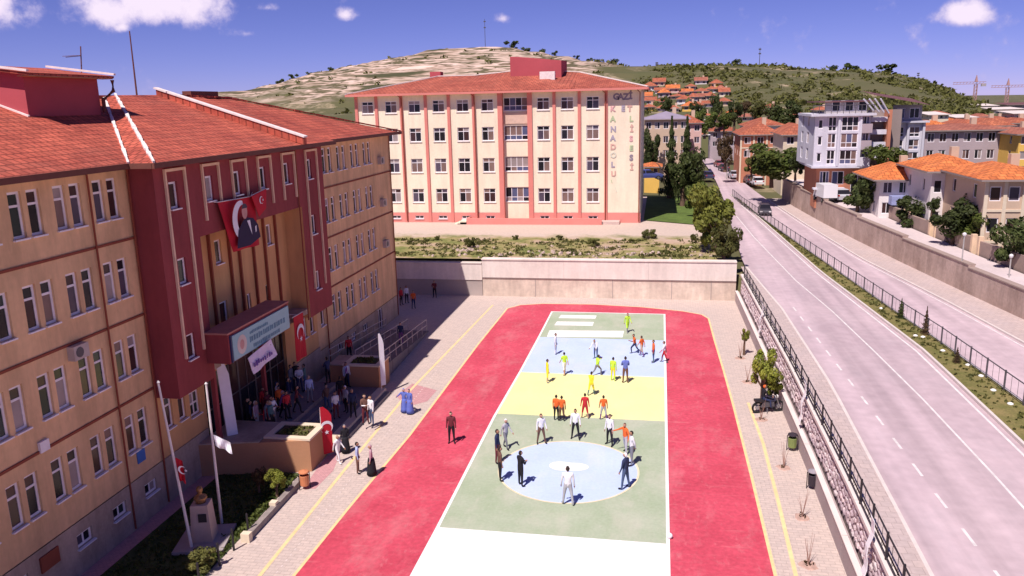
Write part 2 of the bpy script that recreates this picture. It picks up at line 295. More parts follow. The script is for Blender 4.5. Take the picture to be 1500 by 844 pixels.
def hill_material():
    m = mat('hill_ground', (.17, .15, .07), .95, .3, .06, c2=(.085, .09, .035)); n, l = m.node_tree.nodes, m.node_tree.links; p = n['Principled BSDF']
    green = p.inputs['Base Color'].links[0].from_socket
    g = n.new('ShaderNodeNewGeometry')
    mp = n.new('ShaderNodeMapping'); mp.inputs['Scale'].default_value = (.014, .014, .19); l.new(g.outputs['Position'], mp.inputs[0])
    t = n.new('ShaderNodeTexNoise'); t.inputs['Scale'].default_value = 1.; t.inputs['Detail'].default_value = 5; t.inputs['Roughness'].default_value = .6; l.new(mp.outputs[0], t.inputs[0])
    cr = n.new('ShaderNodeValToRGB'); e = cr.color_ramp.elements; e[0].position = .3; e[0].color = (.05, .055, .025, 1); e[1].position = .66; e[1].color = (.7, .52, .43, 1)
    for pos, c in ((.385, (.09, .08, .04, 1)), (.425, (.38, .27, .2, 1)), (.455, (.56, .42, .34, 1)), (.475, (.1, .085, .045, 1)), (.5, (.12, .1, .05, 1)), (.515, (.5, .36, .28, 1)), (.545, (.66, .5, .42, 1)), (.565, (.14, .1, .06, 1)), (.585, (.2, .14, .09, 1)), (.6, (.58, .42, .34, 1)), (.63, (.26, .18, .12, 1))):
        q = e.new(pos); q.color = c
    l.new(t.outputs['Fac'], cr.inputs[0])
    s = n.new('ShaderNodeSeparateXYZ'); l.new(g.outputs['Position'], s.inputs[0])
    t3 = n.new('ShaderNodeTexNoise'); t3.inputs['Scale'].default_value = .025; t3.inputs['Detail'].default_value = 5; l.new(g.outputs['Position'], t3.inputs[0])
    def mth(op, a, bb):
        q = n.new('ShaderNodeMath'); q.operation = op
        for i, x in enumerate((a, bb)):
            if isinstance(x, (int, float)): q.inputs[i].default_value = x
            else: l.new(x, q.inputs[i])
        return q.outputs[0]
    xx = mth('ADD', s.outputs[0], mth('MULTIPLY', mth('SUBTRACT', t3.outputs['Fac'], .5), 220.))
    mr = n.new('ShaderNodeMapRange'); mr.inputs[1].default_value = 5; mr.inputs[2].default_value = -45; l.new(xx, mr.inputs[0])
    zz = mth('ADD', s.outputs[2], mth('MULTIPLY', mth('SUBTRACT', t3.outputs['Fac'], .5), 26.))
    mz = n.new('ShaderNodeMapRange'); mz.inputs[1].default_value = 20; mz.inputs[2].default_value = 27; l.new(zz, mz.inputs[0])
    f = mth('MULTIPLY', mr.outputs[0], mz.outputs[0])
    t4 = n.new('ShaderNodeTexNoise'); t4.inputs['Scale'].default_value = .04; t4.inputs['Detail'].default_value = 7; t4.inputs['Roughness'].default_value = .7; l.new(g.outputs['Position'], t4.inputs[0])
    pt = n.new('ShaderNodeMapRange'); pt.inputs[1].default_value = .56; pt.inputs[2].default_value = .66; l.new(t4.outputs['Fac'], pt.inputs[0])
    x0 = n.new('ShaderNodeMix'); x0.data_type = 'RGBA'; l.new(pt.outputs[0], x0.inputs[0]); l.new(green, x0.inputs[6]); x0.inputs[7].default_value = (.36, .28, .18, 1)
    x = n.new('ShaderNodeMix'); x.data_type = 'RGBA'; l.new(f, x.inputs[0]); l.new(x0.outputs[2], x.inputs[6]); l.new(cr.outputs[0], x.inputs[7]); l.new(x.outputs[2], p.inputs['Base Color'])
    return m
struct(b.build('ground', hill_material(), fix=False, smooth=True))
# ---- schoolyard and painted court
M_yard = paving('yard_paving', (.66, .535, .47), (.55, .45, .4), .4, .2, .012)
yard_pts = [(-60, -30), (6.97, -30), (6.97, 5), (7.07, 28), (7.14, 36), (7.07, 45), (6.67, 70.9), (-60, 70.9)]
struct(sheet('schoolyard', yard_pts, 0., M_yard))
trk = [(430, 844), (510, 745), (600, 638), (700, 505), (743, 452), (762, 447), (796, 445), (868, 446), (940, 450), (1000, 456), (1028, 461), (1038, 467), (1047, 500), (1060, 543), (1075, 597), (1100, 695), (1136, 844)]
tp = [gz(u, v) for u, v in trk]; tp = [tp[0]+(tp[0]-tp[1]).normalized()*14]+tp+[tp[-1]+(tp[-1]-tp[-2]).normalized()*14]
def track_material():
    m = mat('track_red', (.56, .06, .1), .85, .14, .35, c2=(.62, .08, .125), fine=.16, wear=((.72, .36, .36), .4))
    n, l = m.node_tree.nodes, m.node_tree.links; p = n['Principled BSDF']; g = n.new('ShaderNodeNewGeometry')
    mp = n.new('ShaderNodeMapping'); mp.inputs['Scale'].default_value = (.35, 2.2, 1); l.new(g.outputs['Position'], mp.inputs[0])
    t = n.new('ShaderNodeTexNoise'); t.inputs['Scale'].default_value = 1.4; t.inputs['Detail'].default_value = 7; l.new(mp.outputs[0], t.inputs[0])
    mr = n.new('ShaderNodeMapRange'); mr.inputs[1].default_value = .62; mr.inputs[2].default_value = .8; mr.inputs[4].default_value = .32; l.new(t.outputs['Fac'], mr.inputs[0])
    x = n.new('ShaderNodeMix'); x.data_type = 'RGBA'; l.new(mr.outputs[0], x.inputs[0]); l.new(p.inputs['Base Color'].links[0].from_socket, x.inputs[6]); x.inputs[7].default_value = (.72, .3, .3, 1); l.new(x.outputs[2], p.inputs['Base Color'])
    return m
struct(sheet('running_track', tp, .004, track_material()))
M_line_y = mat('paint_yellow', (.86, .6, .3), .8, .15, 2.); M_line_w = mat('paint_white', (.86, .84, .82), .7, .06, 2., fine=.05)
def stripe(name, pts, w, z, m):
    b = MB(); q = [V((p[0], p[1], z)) for p in pts]; prev = None
    for i, p in enumerate(q):
        d = (q[min(i+1, len(q)-1)]-q[max(i-1, 0)]).normalized(); s = V((-d.y, d.x, 0))*w/2
        if prev: b.quad(prev[0], prev[1], p-s, p+s)
        prev = (p+s, p-s)
    o = b.build(name, m, fix=False)
    if o.data.polygons[0].normal.z < 0: o.data.flip_normals()
    return struct(o)
stripe('track_border_line', tp, .13, .009, M_line_y)
stripe('yellow_guide_line', [gz(*p) for p in [(330, 905), (380, 844), (505, 688), (600, 573), (690, 480), (722, 447)]], .16, .006, M_line_y)
stripe('yellow_guide_line', [gz(*p) for p in [(1189, 930), (1166, 844), (1140, 735), (1118, 650), (1096, 590)]], .16, .006, M_line_y)
b = MB()
a0, a1 = gz(406, 838), gz(640, 543)
for i in range(60):
    p = a0.lerp(a1, i/59); d = (a1-a0).normalized()*.07; s = V((-d.y, d.x, 0))*.35
    b.quad(p-d-s+V((0, 0, .006)), p+d-s+V((0, 0, .006)), p+d+s+V((0, 0, .006)), p-d+s+V((0, 0, .006)))
struct(b.build('white_dash_marks', mat('worn_paint', (.66, .56, .52), .9), fix=True))
M_green = mat('court_green', (.38, .46, .3), .8, .12, .5, c2=(.43, .47, .35), fine=.07, wear=((.56, .52, .44), .7)); M_blue = mat('court_blue', (.5, .6, .84), .8, .06, .5, fine=.05, wear=((.66, .66, .72), .6))
M_yel = mat('court_yellow', (.86, .8, .36), .8, .06, .5, fine=.05, wear=((.8, .74, .46), .4)); M_white = mat('court_white', (.86, .85, .84), .75, .04, .5, fine=.03, wear=((.6, .54, .5), .6))
XR = .53
def xl(y): return lerpl([(-8.95, 15), (-8.87, 29.6), (-8.95, 42.4), (-8.8, 50), (-8.75, 58), (-8.75, 65.5)], y)
for nm, y0, y1, m in (('court_near_zone', 10, 29.6, M_white), ('court_circle_zone', 29.6, 42.4, M_green), ('court_middle_zone', 42.4, 49.75, M_yel), ('court_players_zone', 49.75, 57.95, M_blue), ('court_far_zone', 57.95, 65.5, M_green)):
    struct(sheet(nm, [(xl(y0), y0), (XR, y0), (XR, y1), (xl(y1), y1)], .009, m))
stripe('court_side_line', [(xl(y)-.05, y) for y in (10, 20, 29.6, 42, 50, 58, 65.6)], .14, .014, M_line_w)
stripe('court_side_line', [(XR+.05, y) for y in (10, 30, 50, 65.6)], .14, .014, M_line_w)
stripe('court_end_line', [(xl(65)-.12, 65.55), (XR+.12, 65.55)], .16, .018, M_line_w)
CC, CR = (-4.1, 35.7), 3.35
circ = [(CC[0]+CR*math.cos(i*math.pi/32), CC[1]+CR*math.sin(i*math.pi/32)) for i in range(64)]
struct(sheet('centre_circle', circ, .013, M_blue)); stripe('circle_line', circ+circ[:1], .1, .017, mat('paint_cream', (.75, .66, .45), .8))
blob = []
for i in range(40):
    t = i*math.pi/20; r = .6+.14*math.cos(2*t)+.04*math.sin(3*t+1); blob.append((CC[0]-.05+r*1.3*math.cos(t), CC[1]+.35+r*math.sin(t)))
struct(sheet('circle_emblem', blob, .019, M_line_w))
for (u0, u1, v0, v1) in ((818, 872, 461.5, 466), (812, 868, 471, 476.5), (801, 912, 484, 493.5)):
    p = [gz(u0+4, v0, .013), gz(u1+2, v0+.8, .013), gz(u1, v1+.8, .013), gz(u0, v1, .013)]; struct(sheet('white_floor_lettering_strip', p, .013, M_line_w))
# ---- road, kerbs, median, pavements
def asphalt():
    m = mat('asphalt', (.53, .4, .43), .9, .12, .12, c2=(.6, .46, .48), fine=.09, wear=((.42, .36, .38), .35)); n, l = m.node_tree.nodes, m.node_tree.links; p = n['Principled BSDF']; g = n.new('ShaderNodeNewGeometry')
    mp = n.new('ShaderNodeMapping'); mp.inputs['Scale'].default_value = (1.1, .03, 1); l.new(g.outputs['Position'], mp.inputs[0]); t = n.new('ShaderNodeTexNoise'); t.inputs['Scale'].default_value = 1; t.inputs['Detail'].default_value = 5; l.new(mp.outputs[0], t.inputs[0])
    mr = n.new('ShaderNodeMapRange'); mr.inputs[1].default_value = .3; mr.inputs[2].default_value = .7; mr.inputs[3].default_value = .8; mr.inputs[4].default_value = 1.08; l.new(t.outputs['Fac'], mr.inputs[0])
    src = p.inputs['Base Color'].links[0].from_socket
    for s in (mr.outputs[0],):
        x = n.new('ShaderNodeMix'); x.data_type = 'RGBA'; x.blend_type = 'MULTIPLY'; x.inputs[0].default_value = 1; l.new(src, x.inputs[6]); l.new(s, x.inputs[7]); src = x.outputs[2]
    l.new(src, p.inputs['Base Color']); return m
M_asph = asphalt(); M_side = paving('pavement_pink', (.58, .46, .42), (.52, .42, .4), .4, .4, .012)
M_kerb = mat('kerb_stone', (.66, .58, .54), .85, .1, 1.5)
yr = [-20, -10, 0, 8, 15, 21]+list(range(25, 130, 4))
struct(ribbon('road', lambda y: fLe(y)-.1, lambda y: fRk(y)+.1, yr+list(range(130, 215, 6)), RZ, M_asph))
def kerbed(name, f0, f1, ys, h, m, side):   # raised strip with a kerb stone on the road side(s)
    k = .14; g0 = (lambda y: f0(y)+k) if 0 in side else f0; g1 = (lambda y: f1(y)-k) if 1 in side else f1
    o = struct(ribbon(name, g0, g1, ys, RZ+h, m)); b = MB()
    for i, s in ((0, f0), (1, f1)):
        if i not in side: continue
        for y0, y1 in zip(ys, ys[1:]):
            A = [(s(y0), y0), (s(y0)+(k if i == 0 else -k), y0), (s(y1)+(k if i == 0 else -k), y1), (s(y1), y1)]
            if i: A = A[::-1]
            b.prism(A, RZ-.2, RZ+h+.01)
    struct(b.build(name+'_kerb', M_kerb)); return o
kerbed('pavement', lambda y: fCop(min(y, 71))+.12, fLe, [-10, 0, 8, 15, 21]+list(range(25, 76, 3)), .12, M_side, (1,))
ymed = [8, 15, 21]+list(range(25, 132, 3))
M_grass = mat('verge_grass', (.16, .17, .04), .95, .3, .8, c2=(.26, .2, .08), fine=.25)
kerbed('median_strip', fMl, fMr, ymed, .14, M_grass, (0, 1))
kerbed('wall_side_pavement', fRk, lambda y: fRw(y)+.2, [20]+list(range(25, 128, 4)), .12, M_side, (0,))
M_mark = mat('road_paint', (.72, .66, .64), .8, .2, 2.)
thin = px2([(1219, 456), (1280, 514), (1352, 585), (1458, 698)], RZ); thin = [(thin[-1][0]+.1, 12)]+thin[::-1]+[(11.2, 68), (10.2, 90), (9.6, 115)]
stripe('lane_line', thin, .1, RZ+.006, M_mark)
stripe('road_edge_line', [(fMl(y)-.3, y) for y in ymed if y < 120], .12, RZ+.006, M_mark)
stripe('road_edge_line', [(fRk(y)-.25, y) for y in ymed if y < 125], .1, RZ+.006, M_mark)
da = px2([(1268, 587), (1317, 647), (1344, 683)], RZ); fd = lambda y: 10.2+(y-40)*-.03
for i in range(14):
    y = 24+i*2.6; stripe('lane_dash', [(fd(y), y), (fd(y+1.15), y+1.15)], .11, RZ+.006, M_mark)
# ---- terrace behind the yard, upper street
def terrace_material():
    m = mat('terrace_earth', (.62, .5, .42), .95, .16, .25, c2=(.56, .44, .36), fine=.1); n, l = m.node_tree.nodes, m.node_tree.links; p = n['Principled BSDF']
    g = n.new('ShaderNodeNewGeometry'); s = n.new('ShaderNodeSeparateXYZ'); l.new(g.outputs['Position'], s.inputs[0])
    t = n.new('ShaderNodeTexNoise'); t.inputs['Scale'].default_value = .35; t.inputs['Detail'].default_value = 8; t.inputs['Roughness'].default_value = .7; l.new(g.outputs['Position'], t.inputs[0])
    a = n.new('ShaderNodeMath'); a.operation = 'MULTIPLY_ADD'; l.new(t.outputs['Fac'], a.inputs[0]); a.inputs[1].default_value = 9.; l.new(s.outputs[1], a.inputs[2])
    mr = n.new('ShaderNodeMapRange'); mr.inputs[1].default_value = 90; mr.inputs[2].default_value = 87; l.new(a.outputs[0], mr.inputs[0])
    cr = n.new('ShaderNodeValToRGB'); e = cr.color_ramp.elements; e[0].position = .38; e[0].color = (.15, .17, .045, 1); e[1].position = .6; e[1].color = (.45, .32, .23, 1); q = e.new(.5); q.color = (.3, .25, .1, 1)
    l.new(t.outputs['Fac'], cr.inputs[0]); x = n.new('ShaderNodeMix'); x.data_type = 'RGBA'; l.new(mr.outputs[0], x.inputs[0]); l.new(p.inputs['Base Color'].links[0].from_socket, x.inputs[6]); l.new(cr.outputs[0], x.inputs[7]); l.new(x.outputs[2], p.inputs['Base Color'])
    return m
b = MB(); tx = [-70, -50]+list(range(-40, 6, 2))+[5.6]; ty = [71.15, 72.5, 74, 76, 78, 80, 82, 84, 88, 94, 100, 112, 124]
tz = lambda x, y: 3.42+.22*noise.noise(V((x*.3, y*.3, 1)))*(1 if 72 < y < 83 else 0)-(.25 if y > 120 else 0)
for y0, y1 in zip(ty, ty[1:]):
    for x0, x1 in zip(tx, tx[1:]): b.quad(*[(x, y, tz(x, y)) for x, y in ((x0, y0), (x1, y0), (x1, y1), (x0, y1))])
struct(b.build('terrace_ground', terrace_material(), fix=False, smooth=True))
struct(sheet('school_lawn', [(-1.8, 96), (5, 92), (5.2, 121), (-1.8, 121)], 3.5, mat('lawn', (.1, .15, .03), .95, .3, .7, fine=.2)))
yst = [40, 48]+list(range(56, 129, 4))
M_street = mat('street_concrete', (.6, .5, .49), .9, .1, .25, fine=.06)
struct(ribbon('upper_street', lambda y: fRw(y)+.5, lambda y: fRw(y)+3.6, yst, zst, M_street))
# ================================================================== LEFT SCHOOL BUILDING
M_peach = mat('peach_render', (.76, .49, .27), .9, .12, .3, fine=.05, streak=.22); M_amber = mat('amber_render', (.66, .37, .17), .9, .08, .5, streak=.14)
M_red = mat('oxblood_render', (.29, .055, .06), .85, .1, .3, fine=.04, streak=.2); M_red_lit = mat('oxblood_lit', (.46, .085, .1), .85, .1, .5)  # second red is the block's paint, lighter: sunlight put into its colour
M_plinth = mat('plinth_grey', (.46, .35, .28), .9, .2, .6, fine=.1, streak=.25); M_brown = mat('brown_band', (.27, .07, .04), .85)
M_cream = mat('cream_trim', (.78, .56, .38), .85); M_upvc = mat('white_window_frame', (.85, .8, .82), .5); M_fascia = mat('fascia_brown', (.16, .055, .04), .7)
M_soff = mat('soffit_wood', (.5, .25, .13), .8); M_irong0 = mat('grille_grey', (.1, .09, .1), .5); M_mortar = mat('white_mortar', (.82, .72, .68), .9, .15, 4.)
G1 = glass('glass_dark', (.018, .017, .022)); G2 = glass('glass_brown', (.06, .03, .03)); G3 = glass('glass_green', (.035, .05, .045)); G4 = glass('glass_curtain', (.22, .14, .12), .3); G5 = glass('glass_blue', (.1, .11, .2))
G6 = glass('glass_blind', (.34, .28, .27), .35); G7 = glass('glass_violet', (.09, .07, .1)); GL = [G1, G1, G1, G2, G2, G3, G4, G6, G7]
T_A = tiles('roof_tiles_front', (.5, .1, .07), (.6, .145, .09), False, .42, .34); T_B = tiles('roof_tiles_side', (.5, .1, .07), (.6, .145, .09), True, .42, .34)
XF, XB = -21.65, -20.5
B0 = V((-28, 36, 0))
S = thing('school_building', 'long four-storey peach school with oxblood entrance block, shaded, on the left', 'building', B0)
ZF = [3.32+3.264*k for k in range(4)]
def wins_on_wall(name, y0, y1, z0, z1, x, wl, m, dep=.14, extra=(), sill=True, gl=GL):
    """wl: (y, z, w, h, us, zs); the wall faces +X"""
    mb = MB(B0); facade(mb, (x, y0, 0), (0, 1, 0), y1-y0, z0, z1, [(a-y0, a-y0+w, z, z+h) for a, z, w, h, *_ in wl]+list(extra), dep); o = mb.build(name, m, S)
    for a, z, w, h, us, zs in wl: window(S, V((x-.09, a, z))-B0, math.pi/2, w, h, M_upvc, gl, us, zs, .095, sill)
    return o
wa = [(21.589+2.105*j+.836*k-.02, z, .6, 1.62, (), (1.12,)) for j in range(-6, 4) for k in (0, 1) for z in ZF]
wa += [(y, 1.05, .85, .55, (.42,), ()) for y in (11, 13, 15, 17, 19, 21, 24.3, 26.4, 28.5)]
wins_on_wall('wall', 8, 30.1, 2.1, 15.25, XF, [w for w in wa if w[1] > 2], M_peach)
wins_on_wall('plinth', 8, 30.1, -.3, 2.1, XF+.05, [w for w in wa if w[1] < 2], M_plinth)
wc = [(y+d, z, .62, 1.62, (), (1.12,)) for y in (49.85, 52.3, 54.85, 57.35) for d in (0, .98) for z in ZF]+[(47.75, z, .62, 1.62, (), (1.12,)) for z in ZF[:1]]
wins_on_wall('wall', 47.2, 63.3, 1.8, 15.25, XF, wc, M_peach)  # far end lengthened so that its roof shadow reaches the retaining wall
wins_on_wall('plinth', 47.2, 63.3, -.3, 1.8, XF+.05, [(y, .8, .9, .6, (.45,), ()) for y in (50, 52.6, 55)]+[(58.2, -.2, 1.1, 1.9, (.55,), ())], M_plinth, sill=False)
wi = [(36.05, 9.8, .62, 1.2, (), ()), (41.4, 9.82, .68, 1.15, (), ()), (35.93, 5.9, .75, 1.95, (), ()), (38.45, 6.45, .65, 1.2, (), ()), (40.82, 6.47, .65, 1.2, (), ())]
wi += [(30.6, 3.3, .55, 1.5, (), (1.05,)), (31.6, 3.3, .55, 1.5, (), (1.05,)), (32.5, 3.1, .8, 1.2, (.4,), (.6,)), (45.0, 3.3, .6, 1.6, (), (1.1,)), (46.1, 3.3, .6, 1.6, (), (1.1,))]
wins_on_wall('entrance_wall', 30.1, 47.2, -.3, 15.2, XF, wi, M_amber, extra=[(33.8-30.1, 42.6-30.1, .32, 4.6)], dep=.22)
for y0, y1 in ((30.1, 33.7), (42.7, 47.2)): MB(B0).box(XF+.02, XF+.06, y0, y1, -.2, 2.1).build('plinth', M_plinth, S)
M_fr_d = mat('door_frame', (.12, .1, .1), .5)
for i in range(5): window(S, V((XF-.18, 33.82+i*1.756, .32))-B0, math.pi/2, 1.75, 4.28, M_fr_d, [G1, G1, G2], (.875,), (2.4,), .07, False, name='entrance_door')
for y in (35.45, 37.3, 38.25, 39.75, 41.05, 42.45):
    MB(B0).box(XF, XF+.14, y-.06, y+.06, 5.3, 11.7).build('fin', M_brown, S); MB(B0).box(XF, XF+.07, y+.12, y+.32, 5.3, 11.7).build('pilaster', M_amber, S)
# oxblood block: two piers and a beam
BW = lambda cols, zs: [(y, z, .62, 1.15, (), ()) for y in cols for z in zs]
wins_on_wall('block_pier', 30.1, 33.05, 5., 15.2, XB, BW([31.1], [13.2, 9.88, 6.45]), M_red, sill=True)
wins_on_wall('block_pier', 43.85, 47.2, 5., 15.2, XB, BW([44.95], [13.2, 9.88, 6.45]), M_red)
wins_on_wall('block_beam', 33.05, 43.85, 11.7, 15.2, XB, BW([33.95, 36.5, 39.15, 41.95], [13.2]), M_red)
for (a, c, e) in ((30.85, 32.3, 6.6), (33.7, 35.1, 12.35), (36.3, 37.7, 12.35), (38.95, 40.35, 12.35), (41.7, 43.2, 12.35), (44.75, 46.3, 6.6)):
    b = MB(B0); b.box(XB-.01, XB+.1, a-.05, a+.05, e, 14.8).box(XB-.01, XB+.1, c-.05, c+.05, e, 14.8).box(XB-.01, XB+.104, a-.05, c+.05, 14.8, 14.92); b.build('window_surround', M_cream, S)
b = MB(B0); b.quad((XF, 30.1, 5), (XB, 30.1, 5), (XB, 30.1, 15.2), (XF, 30.1, 15.2)); b.quad((XF, 47.2, 5), (XB, 47.2, 5), (XB, 47.2, 15.2), (XF, 47.2, 15.2))
for y0, y1, z in ((30.1, 33.05, 5), (43.85, 47.2, 5), (33.05, 43.85, 11.7)): b.quad((XF, y0, z), (XB, y0, z), (XB, y1, z), (XF, y1, z))
b.quad((XF, 33.05, 5), (XB, 33.05, 5), (XB, 33.05, 11.7), (XF, 33.05, 11.7)); b.build('block_side', M_red, S, fix=False)
MB(B0).quad((XF, 43.85, 5), (XB, 43.85, 5), (XB, 43.85, 11.7), (XF, 43.85, 11.7)).build('recess_cheek', M_amber, S, fix=False)
for z in (5.52, 8.86, 12.16):
    for y0, y1 in ((8, 30.1), (47.2, 63.3)): MB(B0).box(XF-.02, XF+.05, y0, y1, z-.05, z+.05).build('string_course', M_brown, S)
for y, x, z0 in ((27.56, XF, .1), (29.95, XF, .1), (43.35, XB, 5.), (48.6, XF, .1), (63.1, XF, .1)): MB(B0).tube([(x+.09, y, z0), (x+.09, y, 15.1)], .04, 6).build('downpipe', M_brown, S)
for x, y0, y1 in ((XF, 8, 63.3),):   # remaining outer walls
    b = MB(B0); b.quad((-36, 8, 0), (x, 8, 0), (x, 8, 15.25), (-36, 8, 15.25)); b.quad((x, 63.3, 0), (-36, 63.3, 0), (-36, 63.3, 15.25), (x, 63.3, 15.25)); b.quad((-36, 63.3, 0), (-36, 8, 0), (-36, 8, 15.25), (-36, 63.3, 15.25)); b.build('rear_wall', M_peach, S, fix=False)
# roof
ZE, XE, XBE, XR_ = 15.28, -20.9, -19.8, -28.5
def roofpart(name, pts, m): 
    o = MB(B0).poly(pts).build(name, m, S, fix=False)
    if o.data.polygons[0].normal.z < 0: o.data.flip_normals()
    s = o.modifiers.new('t', 'SOLIDIFY'); s.thickness = .1; s.offset = -1; return o
zr = 18.05
roofpart('roof_slope', [(XE, 7.2, ZE), (XE, 29.2, ZE), (XR_, 38.55, zr), (XR_, 7.2, zr)], T_A)
roofpart('roof_slope', [(XE, 29.2, ZE), (XBE, 29.2, ZE), (-28.3, 39.2, zr+.14), (XR_, 38.55, zr)], T_B)
roofpart('roof_slope', [(XBE, 29.2, ZE), (XBE, 43.27, ZE), (XR_, 43.27, zr+.18), (-28.3, 39.2, zr+.14)], T_A)
roofpart('roof_slope', [(XBE, 43.27, ZE), (XBE, 47.7, ZE), (XR_, 47.7, zr+.1), (XR_, 43.27, zr+.18)], T_A)
roofpart('roof_slope', [(XE, 47.7, ZE-.06), (XE, 64.2, ZE-.06), (XR_, 51.2, zr-.02), (XR_, 47.7, zr+.02)], T_A)
roofpart('roof_slope', [(XE, 64.2, ZE-.06), (-36.1, 64.2, ZE-.06), (XR_, 51.2, zr-.02)], T_B)
roofpart('roof_slope', [(-36.1, 64.2, ZE-.06), (-36.1, 7.2, ZE), (XR_, 7.2, zr), (XR_, 43.27, zr+.16), (XR_, 51.2, zr-.02)], T_A)
MB(B0).poly([(XBE, 47.7, ZE-.1), (XE, 47.7, ZE-.1), (XR_, 47.7, zr), (XR_, 47.7, zr+.1)]).build('roof_step', M_red, S)
for p in ([(XE, 7.2), (XE, 29.1)], [(XBE, 29.1), (XBE, 47.7)], [(XE, 47.8), (XE, 64.3)]):
    (x, y0), (_, y1) = p; MB(B0).box(x-.02, x+.1, y0, y1, ZE-.2, ZE+.02).build('fascia', M_fascia, S); MB(B0).box((XF if x == XE else XB)-.02, x-.02, y0, y1, ZE-.18, ZE-.12).build('soffit', M_soff, S)
MB(B0).box(XE, XBE-.02, 29.08, 29.18, ZE-.2, ZE+.02).build('fascia', M_fascia, S)
MB(B0).box(-36.1, XE-.02, 64.2, 64.3, ZE-.24, ZE-.02).build('fascia', M_fascia, S)
def ragged(name, a, bb, n, w, h, m):
    b = MB(B0); a, bb = V(a), V(bb)
    for i in range(n):
        p, q = a.lerp(bb, i/n), a.lerp(bb, (i+1)/n); k = w*(.6+.8*R.random()); b.bar(p+V((0, 0, .05)), q+V((0, 0, .05)), k, h*(.7+.6*R.random()))
    return b.build(name, m, S)
ragged('valley_mortar', (XE, 29.2, ZE), (XR_, 38.55, zr), 30, .11, .08, M_mortar)
ragged('hip_mortar', (XBE, 29.25, ZE), (-28.3, 39.2, zr+.14), 34, .13, .1, M_mortar)
b = MB(B0); b.hexa([(XBE+.1, 43.1, ZE), (XBE+.1, 43.45, ZE), (XR_, 43.45, zr+.1), (XR_, 43.1, zr+.1)], [(XBE+.1, 43.1, ZE+.4), (XBE+.1, 43.45, ZE+.4), (XR_, 43.45, zr+.52), (XR_, 43.1, zr+.52)]); b.build('joint_parapet', T_A, S)
b = MB(B0); b.bar((XBE+.14, 43.27, ZE+.45), (XR_-.1, 43.27, zr+.57), .46, .09); b.build('joint_cap', M_mortar, S)
ragged('hip_cap', (XE, 64.2, ZE), (XR_, 51.2, zr), 24, .14, .1, T_B); ragged('ridge_cap', (XR_, 43.3, zr+.16), (XR_, 51.2, zr), 20, .2, .12, T_B)
ragged('ridge_cap', (XR_, 7.2, zr), (XR_, 38.5, zr), 40, .2, .12, T_B)
MB(B0).box(-29.3, -28.7, 47, 50.2, zr-.3, zr+.45).build('chimney', M_fascia, S)
# stair penthouse
px0, px1, py0, py1 = -32.2, -26.2, 30.5, 35.1
b = MB(B0); facade(b, (px1, py0, 0), (0, 1, 0), py1-py0, 16.2, 18.98, []); b.quad((px0, py1, 16.2), (px0, py0, 16.2), (px0, py0, 18.98), (px0, py1, 18.98))
for y in (py0, py1): b.poly([(px0, y, 16.2), (px1, y, 16.2), (px1, y, 18.98), ((px0+px1)/2, y, 19.38), (px0, y, 18.98)])
b.build('penthouse_wall', M_red_lit, S)
xm = (px0+px1)/2
roofpart('penthouse_roof', [(px1+.55, py0-.4, 18.98), (px1+.55, py1+.5, 18.98), (xm, py1+.5, 19.45), (xm, py0-.4, 19.45)], T_A)
roofpart('penthouse_roof', [(px0-.55, py0-.4, 18.98), (px0-.55, py1+.5, 18.98), (xm, py1+.5, 19.45), (xm, py0-.4, 19.45)], T_A)
for y in (py0-.4, py1+.5): MB(B0).bar((px1+.6, y, 19.06), (xm, y, 19.54), .14, .09).build('verge_cap', M_mortar, S)
MB(B0).box(px1, px1+.55, py0-.3, py1+.4, 18.84, 18.88).build('soffit', M_soff, S)
MB(B0).tube([(px1+.5, py1+.4, 18.8), (px1+.5, py1+.4, 18.3), (px1+.12, py1+.1, 17.9), (px1+.12, py1+.1, 17.3)], .09, 6).build('downpipe', M_fascia, S)
b = MB(B0)
for i in range(8):
    f = i/8; y = py0-.06; b.bar((px1+.05-6.1*f*.5, y, 17.2+f*1.09), (px1+.05-6.1*(f+.125)*.5, y, 17.2+(f+.125)*1.09), .1, .12)
b.build('flashing', M_mortar, S)
MB(B0).tube([(-28.5, 41.3, 18), (-28.5, 41.35, 21.6)], [.05, .03], 6).build('mast', M_fascia, S)
pa = gx(118, 108, -29.5); b = MB(B0); b.tube([pa+V((0, 0, -.6)), gx(118, 68, -29.5)], .03, 6); q = gx(118, 82, -29.5); b.bar(q, q+V((0, -1.1, -.12)), .03)
for i in range(4): b.bar(q+V((-.25, -.35-.22*i, -.02*i)), q+V((.25, -.35-.22*i, -.02*i)), .02)
b.build('aerial', M_fascia, S)
p = gx(62, 653, XF); MB(B0).box(XF+.01, XF+.12, p.y-.22, p.y+.22, p.z-.2, p.z+.2).build('wall_plate', M_upvc, S)
p = gx(205, 668, XF); MB(B0).box(XF+.01, XF+.05, p.y-.22, p.y+.3, p.z-.28, p.z+.25).build('blue_poster', mat('poster_blue', (.05, .16, .5), .6), S)
p = gx(46, 815, XF); MB(B0).box(XF+.05, XF+.12, 22.4, 23.3, 1.2, 1.8).build('vent_shutter', M_brown, S)
for y, z in ((60.4, 12.9), (60.4, 9.6), (60.5, 6.3), (25.3, 8.25), (19.4, 5.05)):   # air conditioners
    o = MB(B0).box(XF, XF+.3, y, y+.8, z, z+.55).build('air_conditioner', mat('ac_grey', (.5, .42, .38), .6), S); MB(B0).tube([(XF+.3, y+.3, z+.28), (XF+.315, y+.3, z+.28)], .2, 12).build('fan_grille', M_irong0, o)
